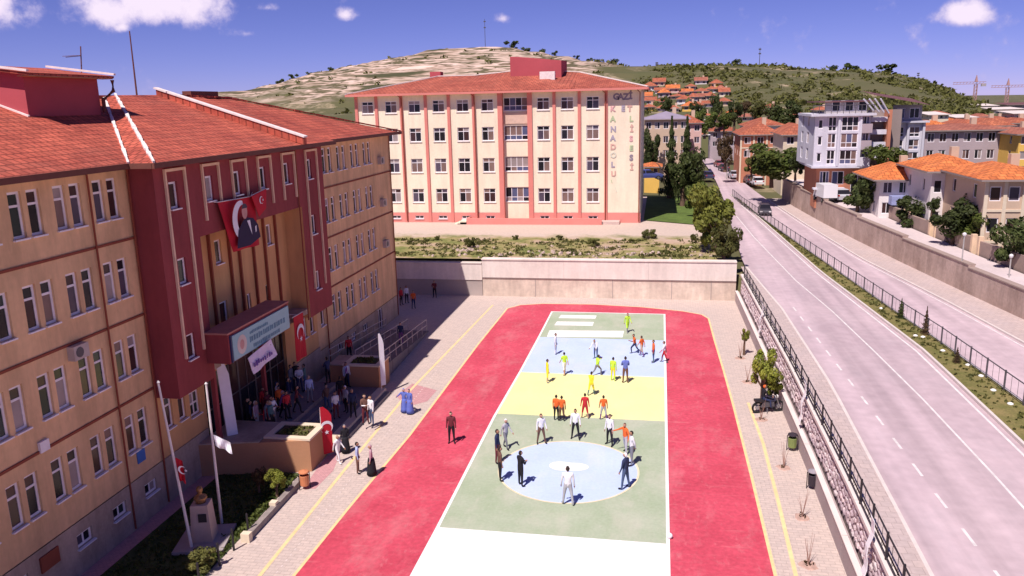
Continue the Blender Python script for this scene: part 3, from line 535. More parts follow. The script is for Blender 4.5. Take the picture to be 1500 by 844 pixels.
# canopy and sign
b = MB(B0); b.box(XB-.1, -19.35, 32.5, 38.7, 5.85, 7.25); b.build('canopy', M_red, S); MB(B0).box(XF, XB-.1, 33.05, 43.85, 5.3, 5.6).build('recess_floor', M_plinth, S)
MB(B0).box(XB-.12, -19.3, 32.44, 38.76, 7.25, 7.33).build('canopy_coping', mat('canopy_coping', (.45, .2, .16), .8), S)
for y in (33.4, 38.2): MB(B0).box(-20.95, -20.75, y-.1, y+.1, .3, 5.85).build('canopy_column', M_red, S)
sg = thing('school_sign', 'teal school name board with white round emblem on the entrance canopy', 'sign', (-19.3, 35.6, 5.9))
o_ = V((-19.3, 35.6, 5.9)); M_teal = mat('sign_teal', (.28, .5, .55), .5, .06); M_tdark = mat('sign_teal_dark', (.07, .2, .3), .5)
MB(o_).box(-19.35, -19.26, 32.75, 38.55, 5.92, 7.12).build('board', M_teal, sg); MB(o_).box(-19.36, -19.27, 32.62, 32.72, 5.88, 7.16).build('board_edge', mat('sign_navy', (.03, .04, .12), .5), sg)
em = [(-19.252, 33.55+.44*math.cos(i*math.pi/14), 6.5+.46*math.sin(i*math.pi/14)) for i in range(28)]; MB(o_).poly(em).build('emblem', mat('sign_emblem', (.62, .55, .5), .6), sg)
em = [(-19.248, 33.55+.2*math.cos(i*math.pi/8), 6.5+.24*math.sin(i*math.pi/8)) for i in range(16)]; MB(o_).poly(em).build('emblem_centre', mat('sign_emblem_red', (.55, .3, .28), .6), sg)
for (ya, yb, zz, hh) in ((34.35, 36.1, 6.82, .16), (34.3, 38.0, 6.5, .3), (34.6, 37.3, 6.12, .2)):
    b = MB(o_); y = ya
    while y < yb:
        w = R.uniform(.08, .2)*hh/.2; b.box(-19.262, -19.25, y, y+w*.7, zz-hh/2*R.uniform(.7, 1), zz+hh/2*R.uniform(.7, 1)); y += w*1.05
    b.build('blurred_lettering', M_tdark, sg)
# ================================================================== FAR SCHOOL BUILDING
D0 = V((-19, 100, 3.4)); YF = 94.2
D = thing('school_building', 'four-storey cream school with coral pilasters and red hipped roof, sunlit beyond the yard', 'building', D0)
M_cw = mat('cream_render', (.86, .74, .56), .9, .06, .3, fine=.03, streak=.1); M_coral = mat('coral_render', (.68, .23, .19), .85, .06, .5); M_plc = mat('coral_plinth', (.72, .26, .22), .85, .08, .6)
T_C = tiles('far_roof_front', (.46, .11, .075), (.5, .14, .09), True, .45, .5); T_D = tiles('far_roof_side', (.46, .11, .075), (.5, .14, .09), False, .45, .5)
GF = [G1, G2, G4, G1, G4, G6, G7]; ZD = [(5.85, 1.65), (9.45, 1.65), (13.1, 1.6), (16.5, 1.4)]
cols = [-35.35, -32.44, -29.54, -26.58, -23.66, -20.69, -14.11, -11.32, -8.4]
def far_wall(name, x0, x1, z0, z1, y, wl, m, gl=GF):
    mb = MB(D0); facade(mb, (x0, y, 0), (1, 0, 0), x1-x0, z0, z1, [(a-x0, a-x0+w, z, z+h) for a, z, w, h, *_ in wl], .15); mb.build(name, m, D)
    for a, z, w, h, us, zs in wl: window(D, V((a, y+.1, z))-D0, 0, w, h, M_upvc, gl, us, zs, .08)
far_wall('wall', -36.2, -18.4, 4.6, 18.8, YF, [(c, z, 1.45, h, (.725,), (h*.7,)) for c in cols[:6] for z, h in ZD], M_cw)
far_wall('wall', -15.0, -2.2, 4.6, 18.8, YF, [(c, z, 1.45, h, (.725,), (h*.7,)) for c in cols[6:] for z, h in ZD], M_cw)
far_wall('bay_wall', -18.4, -15.0, 3.4, 18.8, YF+.55, [(-18.15, z, 2.9, h+.1, (.75, 1.45, 2.15), (.55,)) for z, h in ZD], M_cw, [G1, G5, G4, G6])
far_wall('plinth', -36.25, -18.4, 3.3, 4.6, YF-.06, [(c+.2, 3.85, 1.1, .4, (.55,), ()) for c in cols[:6]], M_plc, [G1])
far_wall('plinth', -15.0, -2.15, 3.3, 4.6, YF-.06, [(c+.2, 3.85, 1.1, .4, (.55,), ()) for c in cols[6:]], M_plc, [G1])
for i, x in enumerate((-36.0, -33.5, -30.4, -27.4, -24.6, -21.6, -18.45, -14.95, -12.1, -9.2, -6.15)):
    w = .34 if i not in (6, 7) else .55; MB(D0).box(x-w/2, x+w/2, YF-.16, YF+.6, 3.35, 18.75).build('pilaster', M_coral, D)
MB(D0).box(-18.2, -15.2, YF+.45, YF+.58, 15.0, 16.3).build('bay_shaded_spandrel', mat('bay_cream_shaded', (.66, .46, .36), .9), D)  # cream wall toned darker here: recess shading put into the colour
b = MB(D0); b.quad((-2.2, YF, 3.3), (-2.2, 111, 3.3), (-2.2, 111, 18.8), (-2.2, YF, 18.8)); b.quad((-36.2, 111, 3.3), (-36.2, YF, 3.3), (-36.2, YF, 18.8), (-36.2, 111, 18.8)); b.quad((-2.2, 111, 3.3), (-36.2, 111, 3.3), (-36.2, 111, 18.8), (-2.2, 111, 18.8)); b.build('side_wall', M_cw, D)
for x in (-30.3, -21.45, -6.2, -2.35): MB(D0).tube([(x, YF-.25, 3.6), (x, YF-.25, 18.2), (x-.5, YF-.7, 18.7)], .06, 6).build('downpipe', M_brown, D)
def froof(name, pts, m):
    o = MB(D0).poly(pts).build(name, m, D, fix=False)
    if o.data.polygons[0].normal.z < 0: o.data.flip_normals()
    s = o.modifiers.new('t', 'SOLIDIFY'); s.thickness = .18; s.offset = -1
e0, e1, f0, f1, ze, zq = -37, -1.5, YF-.9, 112, 18.75, 20.85
froof('roof_slope', [(e0, f0, ze), (e1, f0, ze), (-10, 102.5, zq), (-28, 102.5, zq)], T_C); froof('roof_slope', [(e1, f1, ze), (e0, f1, ze), (-28, 102.5, zq), (-10, 102.5, zq)], T_C)
froof('roof_slope', [(e0, f1, ze), (e0, f0, ze), (-28, 102.5, zq)], T_D); froof('roof_slope', [(e1, f0, ze), (e1, f1, ze), (-10, 102.5, zq)], T_D)
pk = (-16.6, 101.9, 21.35)
froof('roof_gable', [(-23.5, f0-.1, ze+.06), (-9.7, f0-.1, ze+.06), pk], T_C); froof('roof_gable', [(-9.7, f0-.1, ze+.06), (-10.2, 102.6, zq+.02), (-16.6, 102.6, 21.35), pk], T_D); froof('roof_gable', [(-23.5, f0-.1, ze+.06), pk, (-16.6, 102.6, 21.35), (-23, 102.6, zq+.02)], T_D)
for a, c in (((e0, f0, ze), (-28, 102.5, zq)), ((e1, f0, ze), (-10, 102.5, zq)), ((-28, 102.5, zq), (-23, 102.5, zq)), ((-23, 102.5, zq), (-16.6, 102.5, 21.35)), ((-16.6, 102.5, 21.35), (-10, 102.5, zq))): MB(D0).bar(V(a)+V((0, 0, .08)), V(c)+V((0, 0, .08)), .2, .1).build('ridge_cap', M_mortar if c[0] != -28 or a[0] != e0 else M_mortar, D)
MB(D0).box(e0, e1, f0-.1, f0, ze-.25, ze).build('fascia', M_coral, D); MB(D0).box(e0, e1, f0, YF, ze-.22, ze-.14).build('soffit', M_cream, D)
MB(D0).box(e1, e1+.1, f0, f1, ze-.25, ze).build('fascia', M_coral, D)
b = MB(D0); b.hexa([(-18, 99, 19.5), (-11.8, 99, 19.5), (-11.8, 105, 19.5), (-18, 105, 19.5)], [(-18, 99, 22.8), (-11.8, 99, 22.2), (-11.8, 105, 22.4), (-18, 105, 23.1)]); b.build('penthouse', M_red_lit, D)
MB(D0).box(-14.2, -12.4, 97.4, 98.2, 19.9, 20.9).build('chimney', M_mortar, D); MB(D0).box(-29.2, -27.8, 103, 104.4, 20.3, 21.5).build('chimney', M_red_lit, D)
b = MB(D0); b.box(-22.5, -6.5, 92.4, 92.65, 3.3, 4.15).box(-22.5, -22.25, 92.65, YF-.2, 3.3, 4.15); b.build('ramp_wall', M_plc, D); MB(D0).box(-22.2, -4.5, 92.66, YF-.1, 3.3, 3.75).build('ramp', mat('ramp_concrete', (.6, .45, .4), .9), D)
for i in range(3): MB(D0).box(-24+.35*i, -22.55, 92.5, 93.9, 3.3, 3.5+.16*i).build('step', M_cw, D)
tcols = {'k': (.26, .21, .26), 'r': (.7, .38, .38), 'g': (.46, .54, .32), 'b': (.4, .35, .42), 'p': (.7, .45, .42), 'f': (.66, .64, .52), 'o': (.66, .4, .33)}
for ch, u, v, k, sz in [('G', 898, 146, 'k', .95), ('A', 905, 146, 'k', .95), ('Z', 913, 146, 'k', .95), ('İ', 921, 145, 'k', .95), ('K', 894, 163, 'r', .8), ('E', 910, 163, 'b', .85), ('T', 919, 163, 'o', .85), ('A', 894, 178, 'g', .85), ('N', 894, 193, 'b', .85), ('A', 894, 206, 'b', .85), ('D', 894, 219, 'o', .85), ('O', 894, 231, 'f', .85), ('L', 895, 245, 'b', .85), ('U', 895, 258, 'o', .8), ('\\', 895, 268, 'g', .5), ('\\', 901, 281, 'f', .7),
                        ('L', 922, 178, 'g', .85), ('İ', 923, 193, 'o', .85), ('S', 922, 207, 'r', .85), ('E', 922, 221, 'g', .85), ('S', 922, 235, 'k', .9), ('İ', 923, 249, 'o', .85)]:
    p = gy(u, v, YF-.03); put('letter', text_mesh(ch, sz, mat('letter_'+k, tcols[k], .6)), D, p-D0)
# ================================================================== RETAINING WALL
RW = thing('retaining_wall', 'tall pale concrete retaining wall along the far end of the court', 'wall', (-5, 70.9, 0)); o_ = V((-5, 70.9, 0))
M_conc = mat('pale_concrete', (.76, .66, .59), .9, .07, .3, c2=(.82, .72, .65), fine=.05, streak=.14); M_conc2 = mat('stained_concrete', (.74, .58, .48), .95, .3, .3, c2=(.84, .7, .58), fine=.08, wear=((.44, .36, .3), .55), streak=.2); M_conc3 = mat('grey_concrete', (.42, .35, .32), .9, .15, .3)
MB(o_).box(-15.9, 6.7, 70.8, 71.4, -.3, 1.78).build('lower_wall', M_conc2, RW)
x = -15.9
for i in range(3): MB(o_).box(x+.006, x+7.527, 70.68, 71.4, 1.78, 3.42).build('panel', M_conc, RW); x += 7.533
MB(o_).box(-15.95, 6.7, 70.6, 71.45, 3.42, 3.52).build('coping', M_conc, RW); MB(o_).box(-15.9, 6.7, 70.72, 70.8, 1.7, 1.78).build('ledge', M_conc3, RW)
for x in (-11, -4, 1.2, 4.6): MB(o_).box(x-.03, x+.03, 70.77, 70.8, .05, 1.7).build('joint', M_conc3, RW)
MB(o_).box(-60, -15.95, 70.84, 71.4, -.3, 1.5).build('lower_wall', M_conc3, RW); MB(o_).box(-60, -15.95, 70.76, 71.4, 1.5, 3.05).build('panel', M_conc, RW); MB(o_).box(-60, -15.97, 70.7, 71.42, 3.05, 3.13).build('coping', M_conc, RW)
# ================================================================== ROAD-SIDE WALL, FENCES
yw = [5, 12, 18]+list(range(22, 71, 3))+[70.6]
SW = thing('stone_wall', 'battered rubble stone wall with concrete foot between court and road', 'wall', (7.3, 40, 0)); o_ = V((7.3, 40, 0))
M_ledge = mat('ledge_concrete', (.42, .34, .34), .9, .1, .8, fine=.05); M_ledget = mat('ledge_top', (.72, .64, .6), .9, .08, .8); M_mort = mat('wall_mortar', (.36, .27, .26), .95, .15, 2.)
yc = [5, 13, 21, 29.5, 38, 46.5, 55, 63, 70.6]
for y0, y1 in zip(yc, yc[1:]):
    b = MB(o_); q = [y0+.02]+[y for y in yw if y0+.5 < y < y1-.5]+[y1-.02]
    for a, c in zip(q, q[1:]): b.prism([(fFoot(a), a), (fFoot(a)+.3, a), (fFoot(c)+.3, c), (fFoot(c), c)], -.3, .9)
    b.build('foot_wall', M_ledge, SW); b = MB(o_)
    for a, c in zip(q, q[1:]): b.prism([(fFoot(a)-.03, a), (fFoot(a)+.2, a), (fFoot(c)+.2, c), (fFoot(c)-.03, c)], .905, .97)
    b.build('foot_coping', M_ledget, SW); b = MB(o_)
    for a, c in zip(q, q[1:]): b.prism([(fCop(a)-.14, a), (fCop(a)+.14, a), (fCop(c)+.14, c), (fCop(c)-.14, c)], 2.3, 2.46)
    b.build('coping', M_ledget, SW)
b = MB(o_)
for a, c in zip(yw, yw[1:]): b.hexa([(fFoot(a)+.34, a, -.2), (fCop(a)+.5, a, -.2), (fCop(c)+.5, c, -.2), (fFoot(c)+.34, c, -.2)], [(fCop(a), a, 2.3), (fCop(a)+.5, a, 2.3), (fCop(c)+.5, c, 2.3), (fCop(c), c, 2.3)])
b.build('wall_core', M_mort, SW)
stm = [mat('stone_%d' % i, c, .95, .25, 3.) for i, c in enumerate([(.52, .41, .42), (.45, .35, .38), (.58, .46, .46), (.4, .31, .33), (.58, .5, .5)])]
def stone_mesh(seed, m):
    r = random.Random(seed); b = MB(); n = 7; ring = [(math.cos(2*math.pi*i/n)*r.uniform(.8, 1.05), math.sin(2*math.pi*i/n)*r.uniform(.75, 1.05)) for i in range(n)]
    b.hexa([(x*.5, y*.5, 0) for x, y in ring], [(x*.38, y*.38, r.uniform(.24, .34)) for x, y in ring]); return b.mesh('stone', [m])
stv = [stone_mesh(i, stm[i % 5]) for i in range(15)]
rest = MB(o_); cnt = 0
rows = 5
for iy in range(int((70.2-21)/.27)):
    for k in range(rows):
        y = 21+iy*.27+R.uniform(-.13, .13); t = (k+.5)/rows; z = .98+t*1.32+R.uniform(-.06, .06)
        x = (fFoot(y)+.34)+(fCop(y)-fFoot(y)-.34)*((z+.2)/2.5)-.0
        mt = Matrix.Translation(V((x+.01, y, z))-o_) @ Matrix.Rotation(-math.pi/2-.12, 4, 'Y') @ Matrix.Diagonal((R.uniform(.22, .4), R.uniform(.22, .46), R.uniform(.18, .34), 1)) 
        if cnt < 300:
            o = bpy.data.objects.new('stone', R.choice(stv)); COL.objects.link(o); o.parent = SW; o.matrix_local = mt; cnt += 1
        else:
            me = R.choice(stv); kk = len(rest.v); rest.v += [mt @ v.co for v in me.vertices]; rest.f += [tuple(i+kk for i in p.vertices) for p in me.polygons]; rest.mi += [R.randrange(5)]*len(me.polygons)
stuff(rest.build('rubble_stones', stm, SW, fix=False))
M_iron = mat('black_iron', (.03, .026, .03), .5, .1); M_irong = mat('grey_iron', (.1, .09, .1), .5)
def fence(label, f, ys, z0, h, step, m, bars, group=None, slack=0.):
    ym = (ys[0]+ys[-1])/2; o_ = V((f(ym), ym, z0)); F = thing('railing_fence', label, 'fence', o_); y = ys[0]; ps = []
    while y <= ys[-1]: ps.append((f(y), y)); y += step
    pm = MB().box(-.035, .035, -.035, .035, -.1, h+.05).mesh('post', [m])
    for x, y in ps: put('post', pm, F, V((x, y, z0))-o_)
    for z in (h-.02, h*.12): 
        b = MB(o_)
        for a, c in zip(ps, ps[1:]): b.bar((a[0], a[1], z0+z), (c[0], c[1], z0+z), .045)
        b.build('rail', m, F)
    b = MB(o_)
    for a, c in zip(ps, ps[1:]):
        for i in range(1, bars): t = i/bars; x, y = a[0]+(c[0]-a[0])*t, a[1]+(c[1]-a[1])*t; b.box(x-.007, x+.007, y-.007, y+.007, z0+h*.12, z0+h-.02)
    stuff(b.build('fence_bars', m, F, fix=False)); return F
fence('black railing fence on the stone wall beside the near pavement', fCop, (14, 70.5), 2.46, .95, 1.9, M_iron, 3)
fence('thin grey railing fence along the grass median between carriageways', lambda y: fMr(y)-.3, (24, 128), RZ+.14, 1.05, 2.0, M_irong, 3)
# white cloths tied on the railing
M_cloth = mat('white_cloth', (.82, .8, .82), .8, .06, 3.)
for i, (u, v, lab) in enumerate([(1116, 462, 'white cloth tied to the railing, farthest of the three'), (1183, 583, 'white cloth tied to the railing above the motorcycle'), (1281, 792, 'white cloth tied to the railing, nearest of the three')]):
    p = gz(u, v, 2.6); y = p.y; x = fCop(y)-.2; b = MB((x, y, 1.2)); n = 8
    g = lambda k, s: (x-.02+.05*math.sin(k*1.3)-.25*(1-k/n), y+s*.23*(1-.35*math.sin(k/n*3.1))+.12*(k/n-.5), 1.35+2.05*k/n)
    for k in range(n): b.hexa([g(k, -1), (g(k, -1)[0]+.02, g(k, -1)[1], g(k, -1)[2]), (g(k, 1)[0]+.02, g(k, 1)[1], g(k, 1)[2]), g(k, 1)], [g(k+1, -1), (g(k+1, -1)[0]+.02, g(k+1, -1)[1], g(k+1, -1)[2]), (g(k+1, 1)[0]+.02, g(k+1, 1)[1], g(k+1, 1)[2]), g(k+1, 1)])
    o = b.build('cloth_banner', M_cloth); o.location = (x, y, 1.2); tag(o, lab, 'banner', 'white cloths on the railing')
# far-side street wall
UW = thing('street_wall', 'long tan rendered wall holding up the side street beyond the road', 'wall', (20, 80, RZ)); o_ = V((20, 80, RZ)); M_tan = mat('tan_wall', (.48, .34, .28), .95, .22, .35, c2=(.6, .45, .38), fine=.12, streak=.2); M_tanc = mat('tan_coping', (.36, .27, .23), .9)
for y0, y1 in zip(range(40, 124, 12), range(52, 136, 12)):
    zt = zst((y0+y1)/2)+.42
    MB(o_).prism([(fRw(y0), y0), (fRw(y0)+.45, y0), (fRw(y1)+.45, y1), (fRw(y1), y1)], RZ-.2, zt).build('wall_bay', M_tan, UW)
    MB(o_).prism([(fRw(y0)-.06, y0+.02), (fRw(y0)+.5, y0+.02), (fRw(y1)+.5, y1-.02), (fRw(y1)-.06, y1-.02)], zt+.003, zt+.09).build('coping', M_tanc, UW)
M_gw = mat('garden_wall', (.36, .26, .22), .95, .15, .8)
for i, (y0, y1, lab) in enumerate([(62, 70.5, 'brown garden wall before the tan-columned house'), (72, 78.5, 'brown garden wall under the large dark garden tree'), (80, 84.5, 'brown garden wall beside the white gate post'), (86, 96, 'brown garden wall before the white house with blue balcony')]):
    x = lambda y: fRw(y)+3.75; ob = thing('garden_wall', lab, 'wall', (x(y0), y0, zst(y0)), group='garden walls along the side street'); oo = V((x(y0), y0, zst(y0)))
    MB(oo).prism([(x(y0), y0), (x(y0)+.25, y0), (x(y1)+.25, y1), (x(y1), y1)], zst(y0)-.3, zst(y1)+1.15).build('wall_panel', M_gw, ob)
    for y in (y0-.2, y1+.2): MB(oo).box(x(y)-.06, x(y)+.34, y-.2, y+.2, zst(y)-.2, zst(y)+1.5).build('gate_post', M_cream, ob)
# ================================================================== PLANTS
LM = {'broad': leafmat('leaf_mid', (.075, .12, .025), (.17, .2, .045)), 'dark': leafmat('leaf_dark', (.045, .07, .022), (.1, .12, .035)), 'lime': leafmat('leaf_lime', (.18, .24, .03), (.34, .34, .06)), 'lime2': leafmat('leaf_yellow_green', (.12, .15, .025), (.25, .25, .05)), 'olive': leafmat('leaf_olive', (.1, .115, .03), (.2, .19, .055)), 'rust': leafmat('leaf_rust', (.09, .055, .03), (.14, .09, .045))}
M_bark = mat('bark', (.16, .1, .07), .95, .2, 5.)
_CR = {}
def crown(kind, var, lm):
    k = (kind, var, lm)
    if k in _CR: return _CR[k]
    r = random.Random(hash(kind) % 1 + var*77+len(kind)); vs = []; fs = []
    if kind == 'cone': n, s = 1500, .085
    elif kind == 'far': n, s = 260, .24
    else: n, s = 3000, .09
    lobes = [(V((r.uniform(-.74, .74), r.uniform(-.74, .74), r.uniform(-.65, .8))), r.uniform(.18, .42)) for _ in range(15 if kind != 'far' else 7)]+[(V((0, 0, 0.)), .42)]
    for _ in range(n):
        if kind == 'cone':
            z = r.random()**1.3; rad = (1-z)*(.75+.35*math.sin(z*40+r.random()))*r.uniform(.55, 1.08); a = r.uniform(0, 6.283); p = V((rad*math.cos(a), rad*math.sin(a), z*2-1)); nr = V((math.cos(a), math.sin(a), .3))
        else:
            c, q = r.choice(lobes); d = V((r.gauss(0, 1), r.gauss(0, 1), r.gauss(0, 1))).normalized(); p = c+d*q*r.uniform(.55, 1.15)**.5; nr = d
        nr = (nr+V((r.uniform(-.8, .8), r.uniform(-.8, .8), r.uniform(-.5, .9)))).normalized(); t = nr.cross(V((r.random(), r.random(), r.random()))).normalized(); w = nr.cross(t); ss = s*r.uniform(.6, 1.35)
        i = len(vs); vs += [p-t*ss, p+w*ss*.55, p+t*ss, p-w*ss*.55]; fs.append((i, i+1, i+2, i+3))
    me = bpy.data.meshes.new('crown'); me.from_pydata([tuple(v) for v in vs], [], fs); me.materials.append(LM[lm]); _CR[k] = me; return me
_TK = {}
def trunk(var):
    if var not in _TK:
        r = random.Random(var); b = MB(); b.tube([(0, 0, -.15), (.02, .01, .3), (.0, .03, .6), (0, 0, 1)], [.1, .075, .055, .02], 7)
        for i in range(5): a = i*1.256+r.random(); z = r.uniform(.35, .6); b.tube([(0, 0, z), (.16*math.cos(a), .16*math.sin(a), z+.16), (.34*math.cos(a), .34*math.sin(a), z+.36)], [.035, .025, .008], 5)
        _TK[var] = b.mesh('trunk', [M_bark])
    return _TK[var]
NV = 0
def tree(name, label, cat, loc, h, rad, kind='round', lm='broad', base=.3, group=None, trunk_=True):
    global NV; NV += 1; t = thing(name, label, cat, loc, R.uniform(0, 6.28), group)
    hc = h*(1-base)/2
    if trunk_: put('trunk', trunk(NV % 4), t, (0, 0, 0), 0, (h*.55, h*.55, h*(base+.45)))
    put('crown', crown(kind, NV % 4, lm), t, (0, 0, h-hc), 0, (rad, rad, hc)); return t
def tree_px(name, label, u, vb, vt, wpx, Y, **k):
    p = gy(u, vb, Y); top = gy(u, vt, Y); s = Y/F_PX*1.02; return tree(name, label, k.pop('cat', 'tree'), p, top.z-p.z, wpx*s/2, **k)
TZ = 3.42
def tree_on(name, label, u, v, vt, wpx, z, **k):
    p = gz(u, v, z); top = gy(u, vt, p.y); return tree(name, label, k.pop('cat', 'tree'), p, top.z-p.z, wpx*p.length/F_PX/2, **k)
tree_on('bushy_tree', 'big bright olive tree at the terrace corner by the road', 1046, 368, 274, 66, TZ, lm='lime2', base=.05)
tree_on('bushy_tree', 'lower green shrub tree under the big olive tree at wall end', 1060, 380, 326, 44, TZ, lm='olive', base=.02)
tree_on('conifer_tree', 'tall dark conifer beside the cream school, left of the pair', 982, 290, 172, 34, 3.5, kind='cone', lm='dark', base=.06)
tree_on('conifer_tree', 'tall dark reddish conifer beside the road bend', 1004, 296, 172, 40, 3.5, kind='cone', lm='dark', base=.06)
tree_on('leafy_tree', 'dark green broad tree in front of the conifers by the school lawn', 1000, 302, 222, 54, 3.5, lm='dark', base=.05)
tree_on('leafy_tree', 'dark tree against the right end of the cream school', 952, 262, 185, 30, 3.6, lm='dark', base=.1)
tree_on('leafy_tree', 'mid green bush tree left of the big olive tree', 1018, 318, 265, 38, 3.45, lm='broad', base=.04)
for u, v, vt, w, lab in [(951, 349, 332, 30, 'round green shrub on bare earth near school corner'), (1016, 356, 338, 17, 'small dark green shrub right of the round one'), (690, 362, 343, 26, 'green weed bush on bank, left of the wall shadow'), (820, 352, 342, 14, 'small green weed bush in the middle of the bank'), (870, 360, 346, 26, 'green weed bush on the bank near sign panel'), (640, 352, 343, 12, 'small dark weed bush on the bank, leftmost'), (755, 352, 341, 14, 'small upright weed bush on the bank below school door'), (925, 356, 347, 12, 'tiny green weed bush on bank before the school corner')]:
    tree_on('shrub', lab, u, v, v+(vt-v)*.75, w*.75, TZ, cat='shrub', lm='olive', base=.0, trunk_=False)
tree_on('young_tree', 'young bright green tree by the stone wall above the motorcycle', 1117, 600, 512, 38, 0, lm='lime', base=.38)
tree_on('young_tree', 'low green crown of the sapling right behind the motorcycle', 1128, 598, 545, 30, 0, lm='lime', base=.3)
tree_on('sapling', 'tiny green sapling near the far right corner of the yard', 1090, 520, 480, 13, 0, lm='lime', base=.5)
for u, v, vt, lm, lab in [(1319, 466, 437, 'dark', 'small dark cypress on the median, farthest'), (1355, 490, 449, 'rust', 'small brown cypress on the median, middle one'), (1401, 531, 509, 'rust', 'small brown cypress on the median, nearest and shortest')]:
    tree_on('cypress', lab, u, v, vt, 12, RZ+.15, kind='cone', lm=lm, base=.03, group='small cypresses on the median')
# right-hand gardens
for u, vb, vt, w, Y, lm, lab in [(1256, 314, 252, 52, 94, 'dark', 'dark garden tree before the white apartment block'), (1295, 262, 212, 50, 101, 'broad', 'light green tree between apartment block wings'), (1338, 340, 288, 56, 85, 'dark', 'dark garden tree in front of the blue balcony'), (1392, 378, 292, 72, 75, 'dark', 'large dark garden tree before the white two-storey house'), (1430, 380, 296, 72, 74, 'broad', 'second large garden tree right beside the large dark one'), (1480, 408, 318, 66, 66, 'dark', 'dark garden tree before the tan-columned house'), (1352, 262, 232, 26, 100, 'broad', 'small green tree behind the orange roofs'), (1364, 318, 290, 18, 80, 'dark', 'slim dark tree between the two orange-roofed houses'),
                               (1130, 270, 208, 90, 118, 'broad', 'wide green tree behind the parked cars'), (1100, 262, 226, 26, 122, 'olive', 'olive tree left of the wide green one by parked cars'), (1062, 248, 196, 22, 150, 'rust', 'dark reddish tree at the road bend'), (1165, 262, 225, 26, 114, 'dark', 'dark tree left of the white apartment block'), (1150, 200, 145, 48, 190, 'dark', 'large dark tree behind the brick building'), (1132, 190, 158, 30, 200, 'broad', 'green tree left of the large dark one up the slope'), (1075, 190, 148, 22, 200, 'dark', 'dark upright tree behind the small red-roofed house'), (1050, 185, 140, 18, 210, 'dark', 'slim dark tree among the hillside houses'), (1032, 200, 158, 34, 190, 'broad', 'green tree beside the pink building'), (1060, 195, 165, 30, 195, 'broad', 'broad green tree above the small red-roofed house'), (1020, 185, 150, 22, 215, 'dark', 'dark green tree below the hillside houses'), (1105, 185, 150, 24, 205, 'olive', 'olive tree on the slope over the brick building'), (975, 165, 142, 20, 240, 'dark', 'dark tree among the upper red roofs'), (1090, 170, 148, 20, 230, 'rust', 'brownish tree on slope above brick building')]:
    tree_px('garden_tree', lab, u, vb, vt, w, Y, lm=lm, base=.12)
# skyline trees and bushes on the hills
def on_hill(u, v): 
    d = ray(u, v); p = V((0, 0, CAMH)); t = 100.
    while t < 900:
        q = p+d*t
        if q.z < terr(q.x, q.y): return q
        t += 1.5
    return None
for i, (u, v, w) in enumerate(sorted([(750, 74, 22), (772, 78, 16), (718, 74, 8), (795, 82, 14), (812, 84, 12), (845, 90, 10), (862, 92, 12), (900, 102, 16), (965, 104, 10), (1025, 104, 10), (1040, 103, 12), (1078, 101, 16), (1120, 103, 10), (1148, 105, 10), (1190, 110, 8), (1220, 108, 16), (1248, 108, 24), (1300, 112, 30), (1322, 114, 18), (485, 105, 14), (455, 114, 12), (430, 118, 16), (410, 124, 18)])):
    p = gy(u, v+3, 474); z = terr(p.x, p.y); tree('skyline_tree', 'small dark tree silhouetted on the hill crest, %d%s from the left' % (i+1, {1: 'st', 2: 'nd', 3: 'rd', 21: 'st', 22: 'nd', 23: 'rd'}.get(i+1, 'th')), 'tree', (p.x, p.y, z-.5), w*.40*.5+.8, w*.40/2*.85, kind='far', lm='dark', base=.05, group='trees on the hill crest')
b = MB(); rr = random.Random(5)
def clump(b, p, s, n, r, sz):
    for _ in range(n):
        d = V((r.gauss(0, 1), r.gauss(0, 1), abs(r.gauss(0, .8)))).normalized(); q = p+V((d.x*s, d.y*s, d.z*s*.9))*r.uniform(.4, 1); t = V((r.uniform(-1, 1), r.uniform(-1, 1), r.uniform(-1, 1))).normalized(); w = t.cross(d+V((.01, .02, .03))).normalized(); b.quad(q-t*sz, q+w*sz*.7, q+t*sz, q-w*sz*.7)
for i in range(5200):
    y = rr.uniform(262, 478); x = rr.uniform(-.08, .36)*y if rr.random() < .94 else rr.uniform(-.52, -.08)*y
    if noise.noise(V((x*.03, y*.03, 0)))+rr.uniform(-.25, .25) < -.05: continue
    s = rr.choice([.4, .6, .8, 1.1, 1.6, 2.2])*rr.uniform(.8, 1.2); clump(b, V((x, y, terr(x, y)-.1)), s, 9, rr, s*.45)
stuff(b.build('hillside_scrub', LM['olive'], fix=False)); bpy.data.objects['hillside_scrub']['label'] = 'olive scrub dotted over the hillsides'
b = MB()
for i in range(3600):
    x = rr.uniform(-40, 5); y = rr.uniform(71.6, 82)
    if noise.noise(V((x*.25, y*.5, 4)))+rr.uniform(-.3, .3) < 0: continue
    s = rr.uniform(.06, .34)*(1 if y > 73 else .8); clump(b, V((x, y, 3.4)), s, 7, rr, s*.45)
stuff(b.build('bank_weeds', LM['olive'], fix=False))
b = MB(); mk = rr
for i in range(600):
    x = rr.uniform(-22, 5); y = rr.uniform(71.6, 78); s = rr.uniform(.05, .26)
    if noise.noise(V((x*.3, y*.4, 7)))+rr.uniform(-.2, .2) < .12: continue
    c = V((x, y, 3.42))
    b.hexa([c+V((s*math.cos(a)*rr.uniform(.7, 1), s*math.sin(a)*rr.uniform(.7, 1), -.05)) for a in (0, 1.3, 2.5, 3.8, 5)], [c+V((s*.6*math.cos(a), s*.6*math.sin(a), s*rr.uniform(.5, .9))) for a in (0, 1.3, 2.5, 3.8, 5)])
stuff(b.build('bank_rubble', mat('rubble', (.55, .42, .36), .95, .25, 2.)))
b = MB()
for i in range(900):
    y = rr.uniform(26, 126); t = rr.random(); x = fMl(y)+.25+(fMr(y)-fMl(y)-.5)*t; s = rr.uniform(.05, .16); clump(b, V((x, y, RZ+.14)), s, 6, rr, s*.6)
stuff(b.build('median_grass', LM['olive'], fix=False))
